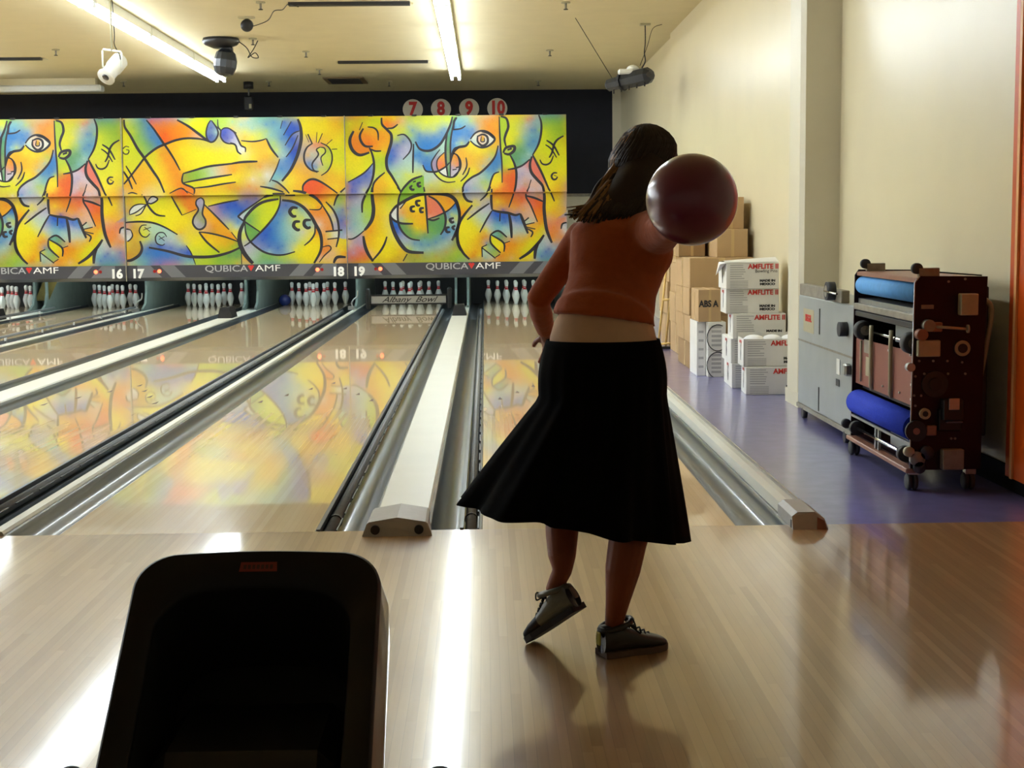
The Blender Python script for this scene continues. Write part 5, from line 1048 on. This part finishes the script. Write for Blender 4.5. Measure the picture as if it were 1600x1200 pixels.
# ------------------------------------------------------------------ ball return hood in the foreground
cx = pt(402, 890, -3.12).x+.0095
TOP = Vector((cx, -3.13, .611)); DN = Vector((0, -.35, -.275)).normalized(); NR = Vector((0, -DN.z*-1, 0)); NR = Vector((1, 0, 0)).cross(DN).normalized()
if NR.z < 0: NR = -NR
def rr_outline(w_, r_, L_, bulge=0, n=10, v_off=0):
    pts = []
    for k in range(n+1): a_ = PI - PI/2*k/n; pts.append((-w_+r_+r_*math.cos(a_), v_off+r_-r_*math.sin(a_)))
    for k in range(1, 8): u = -w_+r_+(2*w_-2*r_)*k/8; pts.append((u, v_off-.006*math.sin(PI*k/8)))
    for k in range(n+1): a_ = PI/2 - PI/2*k/n; pts.append((w_-r_+r_*math.cos(a_), v_off+r_-r_*math.sin(a_)))
    pts.append((w_*1.0, L_)); pts.append((-w_*1.0, L_)); return pts
def hp_(u, v, d): return TOP + Vector((u, 0, 0)) + DN*v + NR*d
t = thing('ball_return_hood', 'black ball return hood with arched opening, cut by the bottom edge', 'ball return', (cx, -3.1, 0))
OL = 1.0
outer = rr_outline(.2465, .085, OL); inner = rr_outline(.193, .105, OL-.12, v_off=.082)
mid1 = [(u*.985, v+.004) for u, v in outer]
rings = [([(u*.70, v*.97+.03) for u, v in outer], -.42), ([(u*1.03, v*.99+.006) for u, v in outer], -.20), ([(u*1.045, v*1.0) for u, v in outer], -.09), (outer, -.018), ([(u*.992, v+.001) for u, v in outer], -.004), ([(u*.975, v+.006) for u, v in outer], 0)]
V_ = []; F_ = []; n = len(outer)
for ring, d in rings:
    V_ += [hp_(u, v, d) for u, v in ring]
for i in range(len(rings)-1):
    for k in range(n): k2 = (k+1) % n; F_.append((i*n+k, i*n+k2, (i+1)*n+k2, (i+1)*n+k))
mb = MB(); mb.add(V_, F_, True)
for fi, f_ in enumerate(mb.f):
    mb.mi[fi] = 1 if fi < 3*n else 0
o_ = (len(rings)-1)*n; V2 = [hp_(u, v, 0) for u, v in rings[-1][0]]+[hp_(u, v, -.004) for u, v in inner]+[hp_(u*.985, v+.006, -.02) for u, v in inner]
mb.cur = 0; mb.add(V2, [(k, (k+1) % n, n+(k+1) % n, n+k) for k in range(n)]+[(n+k, n+(k+1) % n, 2*n+(k+1) % n, 2*n+k) for k in range(n)], True)
mb.build('shell', ['hood', 'hoodside'], t)
V3 = [hp_(u*.985, v+.006, -.02) for u, v in inner]+[hp_(u*.93, v+.02, -.26) for u, v in inner]
mb = MB().add(V3, [(k, (k+1) % n, n+(k+1) % n, n+k) for k in range(n)]+[tuple(n+k for k in range(n))], False); mb.build('opening_lining', 'hoodin', t)
lb = MB(); lb.add([hp_(-.036, .028, .001), hp_(.036, .028, .001), hp_(.038, .052, .001), hp_(-.038, .052, .001)], [(0, 1, 2, 3)]); l_ = lb.build('label', 'label', t, 'small dark red label on the rim')
lt = MB()
for i in range(7): lt.add([hp_(-.030+i*.0088, .035, .0016), hp_(-.024+i*.0088, .035, .0016), hp_(-.024+i*.0088, .046, .0016), hp_(-.030+i*.0088, .046, .0016)], [(0, 1, 2, 3)])
lt.build('label_print', 'label2', l_)
# pedestal below
MB().box((cx-.17, -3.45, 0), (cx+.17, -3.12, .30), .03).build('pedestal', 'dark', t)
for s_ in (-1, 1):
    p_ = pt(398+s_*289, 1199, -3.62)
    MB().tube([(p_.x, -3.62, 0.0), (p_.x, -3.62, p_.z-.03)], .02, 12).build('post', 'dark', t)
    MB().ball((p_.x, -3.62, p_.z-.022), .026, 18, 10, (1, 1, .9)).build('knob', 'hood', t)
    MB().tube([(p_.x, -3.62, .12), (cx+s_*.16, -3.40, .12)], .015, 8).build('brace', 'dark', t)

# ------------------------------------------------------------------ the bowler
P_ = lambda x, y, Y: tuple(pt(x, y, Y))
foot = ptz(965, 1015, 0)
person = thing('person', 'person bowling, seen from behind, rust orange top, black skirt, holding a ball back', 'person', (foot.x, foot.y, 0))
bd = MB()
S1 = (1, 0, 0)
HL = ptz(941, 1026, 0); TL = ptz(1036, 1011, 0); HL = Vector((HL.x, HL.y, .001)); TL = Vector((TL.x, TL.y, .001))
H2 = Vector(P_(906, 953, -1.80)); T2 = Vector(P_(830, 1003, -1.70)); T2.z = max(T2.z, .004)
def inshoe(h, t_, f, up): 
    d_ = (t_-h); n_ = d_.normalized(); s_ = Vector((0, 0, 1)).cross(n_).normalized(); return h + d_*f + n_.cross(s_).normalized()*up
# torso
bd.tube([P_(943, 610, -1.80), P_(944, 560, -1.80), P_(944, 520, -1.79), P_(948, 490, -1.76), P_(956, 450, -1.72), P_(964, 410, -1.69), P_(970, 380, -1.67), P_(978, 352, -1.64), P_(985, 335, -1.62)],
        [.10, .155, .145, .122, .118, .130, .140, .105, .05], 20, True, True, S1, [.08, .105, .095, .085, .085, .092, .09, .07, .045])
# neck and head
bd.tube([P_(980, 350, -1.63), P_(992, 318, -1.58), P_(1003, 290, -1.55)], [.055, .048, .045], 14, side=S1)
hc = Vector(P_(1010, 262, -1.51))
bd.ball(hc, .078, 24, 16, (.93, 1.12, 1.28))
bd.ball(hc+Vector((.0, .035, -.055)), .055, 18, 12, (.9, 1.05, .95))      # jaw
bd.ball(hc+Vector((.0, .088, -.012)), .014, 10, 8, (.8, 1.3, 1.5))       # nose
bd.ball(hc+Vector((.0, .078, -.050)), .020, 12, 8, (1.2, .5, .45))       # lips
for s_ in (-1, 1):
    bd.ball(hc+Vector((s_*.073, .0, -.012)), .02, 10, 8, (.35, .8, 1.3))    # ears
    bd.ball(hc+Vector((s_*.028, .070, .012)), .014, 10, 8)                 # eye sockets / lids
# left arm (viewer's left)
LS = P_(908, 372, -1.60); LE = P_(841, 468, -1.56); LW = P_(856, 528, -1.36)
bd.tube([P_(940, 372, -1.63), LS, P_(875, 420, -1.58), LE, P_(848, 500, -1.46), LW], [.05, .047, .036, .030, .028, .022], 14)
# right arm reaching back to the ball
RS = P_(1026, 362, -1.78); RE = P_(1048, 350, -2.02); RW = P_(1070, 338, -2.27)
bd.tube([P_(1000, 372, -1.70), RS, P_(1038, 358, -1.90), RE, P_(1060, 345, -2.15), RW], [.06, .048, .040, .034, .031, .024], 14)
# legs
bd.tube([P_(985, 590, -1.80), P_(1000, 680, -1.80), P_(1003, 770, -1.84), P_(990, 815, -1.86), P_(980, 850, -1.89), P_(973, 890, -1.89), P_(965, 940, -1.87), tuple(inshoe(HL, TL, .20, .105)), tuple(inshoe(HL, TL, .20, .06))],
        [.095, .085, .062, .056, .056, .052, .036, .029, .027], 16)
bd.tube([P_(905, 590, -1.80), P_(890, 680, -1.74), P_(880, 770, -1.68), P_(879, 800, -1.69), P_(878, 835, -1.72), P_(878, 870, -1.75), P_(878, 893, -1.76), tuple(inshoe(H2, T2, .20, .095)), tuple(inshoe(H2, T2, .22, .05))],
        [.095, .083, .058, .052, .050, .042, .030, .027, .024], 16)
# feet inside the shoes
bd.tube([tuple(inshoe(HL, TL, .14, .045)), tuple(inshoe(HL, TL, .35, .045)), tuple(inshoe(HL, TL, .6, .035)), tuple(inshoe(HL, TL, .85, .028))], [.022, .022, .016, .010], 12)
bd.tube([tuple(inshoe(H2, T2, .14, .045)), tuple(inshoe(H2, T2, .35, .045)), tuple(inshoe(H2, T2, .6, .035)), tuple(inshoe(H2, T2, .85, .028))], [.022, .022, .016, .010], 12)
# hands
BC = Vector(P_(1081, 312, -2.535)); BR = .1095
def finger(pts, r0_, r1_): bd.tube(spline(pts, 3), [r0_+(r1_-r0_)*i/(3*(len(pts)-1)) for i in range(3*(len(pts)-1)+1)], 8)
RWv = Vector(RW); nb = (RWv-BC).normalized()
palm = BC + nb*(BR+.018)
e1 = Vector((0, 0, 1)); e1 = (e1-nb*e1.dot(nb)).normalized(); e2 = nb.cross(e1)
def onball(a_, b_, h_): # a: angle along e1 (down = -), b: along e2
    d_ = (nb + e1*math.tan(a_) + e2*math.tan(b_)).normalized(); return tuple(BC + d_*(BR+h_))
bd.tube([RW, tuple(RWv*.4+palm*.6), onball(-.12, 0, .016), onball(-.42, 0, .014)], [.024, .034, .040, .036], 12, side=tuple(e2), ry=[.02, .016, .014, .013])
for j, (bb, ln) in enumerate(((-.30, .95), (-.10, 1.05), (.10, 1.02), (.30, .88))):
    finger([onball(-.40, bb*.9, .012), onball(-.58, bb*1.05, .011), onball(-.74*ln, bb*1.25, .010), onball(-.90*ln, bb*1.5, .009)], .0095, .0075)
finger([onball(-.05, .25, .014), onball(.02, .48, .012), onball(.03, .66, .010)], .011, .0085)
# left hand, relaxed
LWv = Vector(LW); hd = (LWv-Vector(P_(848, 500, -1.46))).normalized(); hd = (hd+Vector((.1, .35, -.5))).normalized(); sd_ = Vector((.45, -.75, 0)); sd_ = (sd_-hd*sd_.dot(hd)).normalized(); nn = hd.cross(sd_)
bd.tube([LW, tuple(LWv+hd*.035), tuple(LWv+hd*.07), tuple(LWv+hd*.088)], [.022, .034, .038, .034], 12, side=tuple(sd_), ry=[.018, .015, .013, .011])
for j, (k_, ln) in enumerate(((-.030, .062), (-.010, .074), (.010, .070), (.029, .054))):
    b0 = LWv+hd*.082+sd_*k_
    finger([tuple(b0), tuple(b0+hd*ln*.45+sd_*k_*.25), tuple(b0+hd*ln*.78+nn*.012+sd_*k_*.4), tuple(b0+hd*ln+nn*.028+sd_*k_*.45)], .0092, .007)
b0 = LWv+hd*.025-sd_*.030
finger([tuple(b0), tuple(b0-sd_*.024+hd*.028+nn*.006), tuple(b0-sd_*.036+hd*.056+nn*.014)], .0105, .008)
body = bd.build('body', 'skin', person); remesh(body, .0048, 3)
# top: torso and sleeves
tp = MB()
tp.tube([P_(944, 500, -1.785), P_(945, 492, -1.783), P_(947, 486, -1.765), P_(956, 450, -1.72), P_(965, 410, -1.69), P_(971, 380, -1.67), P_(979, 352, -1.64), P_(985, 338, -1.62)],
        [.154, .148, .142, .134, .146, .156, .118, .058], 24, True, True, S1, [.116, .110, .102, .100, .106, .103, .083, .052])
tp.tube([P_(945, 374, -1.64), P_(910, 372, -1.60), P_(875, 420, -1.58), LE, P_(846, 492, -1.48), P_(853, 516, -1.40)], [.058, .056, .044, .038, .036, .031], 16)
tp.tube([P_(1000, 374, -1.70), RS, P_(1038, 358, -1.90), RE, P_(1060, 345, -2.13)], [.075, .070, .056, .047, .043], 16)
for (x, y, Y_, r) in ((1008, 396, -1.72, .085), (925, 400, -1.63, .07)): tp.ball(P_(x, y, Y_), r, 16, 10)
top = tp.build('top', 'top', person, 'rust orange long-sleeved fitted top'); remesh(top, .008, 4)
md = top.modifiers.new('d', 'DISPLACE'); tx = bpy.data.textures.new('folds', 'CLOUDS'); tx.noise_scale = .06; md.texture = tx; md.strength = .005
# off-white undershirt band
us = MB().tube([P_(943, 545, -1.80), P_(943, 528, -1.795), P_(944, 508, -1.785), P_(945, 492, -1.77)], [.160, .156, .146, .128], 28, False, True, S1, [.120, .114, .100, .088])
us.build('undershirt', 'under', person, 'off-white shirt hem showing below the top')
# skirt
hem = [(716, 778, -1.80), (745, 800, -1.98), (790, 814, -2.06), (845, 820, -2.05), (905, 830, -2.10), (950, 843, -2.11), (1000, 846, -2.07), (1045, 850, -1.98), (1073, 846, -1.80), (1066, 828, -1.64), (1010, 815, -1.50), (940, 805, -1.45), (870, 798, -1.46), (800, 788, -1.52), (742, 776, -1.66)]
NH = len(hem); cen = sum((Vector(P_(*h)) for h in hem), Vector())/NH
N_ = 120; hp3 = [Vector(P_(*h)) for h in hem]
def cyc(t_):
    t_ = t_ % NH; i = int(t_); f_ = t_-i; a, b2, c_, d_ = hp3[(i-1) % NH], hp3[i], hp3[(i+1) % NH], hp3[(i+2) % NH]
    return .5*((2*b2)+(c_-a)*f_+(2*a-5*b2+4*c_-d_)*f_*f_+(3*b2-a-3*c_+d_)*f_**3)
wc = Vector(P_(942, 530, -1.795)); rows_ = 26; V_ = []; F_ = []
midc = [(0, wc, .165, .122)]
for j in range(rows_+1):
    s_ = j/rows_
    for k in range(N_):
        h_ = cyc(k*NH/N_); ang = math.atan2(h_.y-cen.y, h_.x-cen.x)
        wp = wc + Vector((math.cos(ang)*.166, math.sin(ang)*.122, .0))
        hip = Vector((wc.x-.002+math.cos(ang)*.186, -1.80+math.sin(ang)*.150, wc.z-.17))
        if s_ < .28:
            q = s_/.28; p = wp.lerp(hip, q); p += Vector((math.cos(ang), math.sin(ang), 0))*.010*math.sin(PI*q)
        else:
            q = (s_-.28)/.72; p = hip.lerp(h_, q)
        fold = .016*s_**1.6*math.sin(ang*11+1.0+s_*1.2) + .009*s_*math.sin(ang*19)
        p = p + Vector((math.cos(ang), math.sin(ang), 0))*fold; V_.append(p)
for j in range(rows_):
    for k in range(N_): k2 = (k+1) % N_; F_.append((j*N_+k, (j+1)*N_+k, (j+1)*N_+k2, j*N_+k2))
sk = MB().add(V_, F_, True).build('skirt', 'skirt', person, 'knee-length flared black skirt')
so = sk.modifiers.new('s', 'SOLIDIFY'); so.thickness = .004
# hair
hr = MB()
hr.ball(hc+Vector((-.004, -.022, .016)), .095, 28, 18, (1.04, 1.12, 1.12))
random.seed(11)
for i in range(240):
    a0 = random.uniform(-1, 1); 
    st_ = hc + Vector((a0*.068, -.05+random.uniform(-.02, .02), .04+random.uniform(-.04, .04)))
    m1 = Vector(P_(988+a0*42, 290+random.uniform(-8, 8), -1.60)); m2 = Vector(P_(957+a0*38+random.uniform(-6, 6), 322+random.uniform(-8, 8), -1.66))
    e_ = Vector(P_(938+a0*42+random.uniform(-12, 12), 348+random.uniform(-8, 14)+a0*6, -1.69))
    if a0 < -.55: m1 += Vector((-.02, 0, 0)); e_ += Vector((-.01, 0, .02))
    r = random.uniform(.004, .009)
    pts_ = spline([tuple(st_), tuple(m1), tuple(m2), tuple(e_)], 5); rad_ = [r*(1-.8*(q/(len(pts_)-1))**2) for q in range(len(pts_))]
    hr.mati(1 if (a0 < -.35 and random.random() < .75) else 0); hr.tube(pts_, rad_, 6)  # left strands mostly take the painted-in lit tone
for i in range(120):
    a0 = random.uniform(-1, 1)
    q_ = spline([P_(985+a0*34, 285, -1.62), P_(968+a0*44, 315, -1.69), P_(950+a0*46+random.uniform(-8, 8), 340+random.uniform(-6, 10), -1.735)], 5)
    hr.mati(1 if (a0 < -.35 and random.random() < .55) else 0); hr.tube(q_, [.011*(1-.85*(k/(len(q_)-1))**2) for k in range(len(q_))], 6)
for i in range(260):
    th = random.uniform(-2.9, -.25); ax_, ay_, az_ = .101, .110, .110; c_ = hc+Vector((-.004, -.022, .016)); q_ = []
    for j in range(9):
        ph_ = .12+j*.2; k_ = 1.0+random.uniform(-.01, .03)
        th2 = th - .10*max(0, j-4)
        q_.append(c_+Vector((ax_*k_*math.sin(ph_)*math.cos(th2), ay_*k_*math.sin(ph_)*math.sin(th2), az_*k_*math.cos(ph_)))+Vector((-.004*max(0, j-5), 0, 0)))
    hr.mati(1 if (th < -2.3 and random.random() < .35) else 0); hr.tube([tuple(p) for p in q_], [.0045]*8+[.0015], 5)
hr.mati(0)
hr.tube([tuple(hc+Vector((0, -.06, .0))), P_(990, 300, -1.61), P_(962, 328, -1.65), P_(940, 345, -1.675)], [.085, .075, .062, .03], 16)
hr.build('hair', ['hair', 'hairlit'], person, 'long dark brown hair swinging over the left shoulder')
# eyes and brows
for s_ in (-1, 1):
    MB().ball(hc+Vector((s_*.028, .078, .012)), .0095, 12, 8).build('eye', 'white', person)
    MB().tube([tuple(hc+Vector((s_*.014, .088, .030))), tuple(hc+Vector((s_*.030, .087, .035))), tuple(hc+Vector((s_*.044, .076, .030)))], .003, 6).build('eyebrow', 'hair', person)
# shoes
def shoe(heel, toe, mats, planted, lab):
    heel = Vector(heel); toe = Vector(toe); d_ = (toe-heel); L_ = d_.length; d_.normalize(); sd2 = Vector((0, 0, 1)).cross(d_).normalized(); up_ = d_.cross(sd2).normalized()
    prof_ = [(-.02, .030, .05), (0, .034, .060), (.2, .036, .062), (.4, .036, .050), (.6, .043, .036), (.8, .044, .028), (.95, .034, .02), (1.02, .018, .012)]
    V2 = []; n_ = 20
    s1 = MB(); so_ = MB()
    for f_, hw, hh in prof_:
        c_ = heel + d_*(L_*f_)
        for k in range(n_):
            a_ = 2*PI*k/n_; z2 = math.sin(a_); cx_ = math.cos(a_); zz_ = (1+z2)/2; V2.append(c_ + sd2*(math.copysign(abs(cx_)**.6, cx_)*hw) + up_*(.010 + hh*1.35*(max(zz_, .0)**(.9))))
    s1.add(V2, [(i*n_+k, i*n_+(k+1) % n_, (i+1)*n_+(k+1) % n_, (i+1)*n_+k) for i in range(len(prof_)-1) for k in range(n_)]+[tuple(range(n_)), tuple((len(prof_)-1)*n_+k for k in range(n_))], True)
    if not planted:
        for fi in range(len(s1.f)): s1.mi[fi] = 1 if fi >= 4*n_ else 0
    sh = s1.build('shoe', [mats[0], 'solek'], person, lab)
    # collar
    ank = heel + d_*(L_*.22) + up_*.09
    ring = [ank + d_*(.050*math.cos(a_)) + sd2*(.036*math.sin(a_)) + up_*(.012*math.cos(a_)) for a_ in [2*PI*k/16 for k in range(17)]]
    MB().tube([tuple(p) for p in ring], .009, 8, False).build('collar', mats[0], sh)
    V2 = []; n_ = 10; out = []
    for f_, hw, hh in prof_: out.append((f_, hw+.004))
    pol = [heel + d_*(L_*f_) + sd2*hw for f_, hw in out] + [heel + d_*(L_*f_) - sd2*hw for f_, hw in reversed(out)]
    m2_ = len(pol); so_.add([p for p in pol]+[p+up_*.018 for p in pol], [tuple(range(m2_)), tuple(range(2*m2_-1, m2_-1, -1))]+[(i, (i+1) % m2_, m2_+(i+1) % m2_, m2_+i) for i in range(m2_)])
    fixn(so_.build('sole', mats[1], sh))
    la = MB()
    for i in range(5):
        c_ = heel + d_*(L_*(.42+.075*i)) + up_*(.018+ (.050-.007*i)*1.35+.001)
        la.tube([tuple(c_+sd2*.022-up_*.006), tuple(c_+up_*.004+d_*.008), tuple(c_-sd2*.022-up_*.006)], .0028, 6)
    c_ = heel + d_*(L_*.40) + up_*.09
    for s3 in (-1, 1): la.tube(spline([tuple(c_), tuple(c_+sd2*s3*.03+up_*.02), tuple(c_+sd2*s3*.05+up_*.0), tuple(c_+sd2*s3*.02-up_*.0)]), .0025, 6); la.tube([tuple(c_), tuple(c_+sd2*s3*.03-up_*.03+d_*.03)], .0025, 6)
    la.build('laces', 'lace', sh)
    MB().box((-.012, -.006, -.02), (.012, .006, .02), .004).xf(lambda p: heel - d_*.012 + sd2*p.x + d_*p.y*-.5 + up_*(p.z+.055)).build('heel_tab', mats[2], sh)
    return sh
shoe(HL, TL, ['shoe', 'sole', 'shoeyel'], True, 'black bowling shoe flat on the floor')
shoe(H2, T2, ['shoegrey', 'solek', 'shoegrey'], False, 'grey bowling shoe with the heel lifted')
# bowling ball in the right hand
o = thing('bowling_ball', 'large maroon bowling ball swung back at shoulder height by the bowler', 'bowling ball', tuple(BC))
MB().ball(BC, BR, 56, 32).build('shell', 'ball', o)
for (aa, bb) in ((.55, -.12), (.55, .12), (.95, 0)):
    d_ = (nb + e1*math.tan(aa) + e2*math.tan(bb)).normalized(); c_ = BC+d_*(BR-.004)
    MB().cyl(tuple(c_), tuple(c_+d_*.0052), .013, 16).build('finger_hole', 'hole', o)
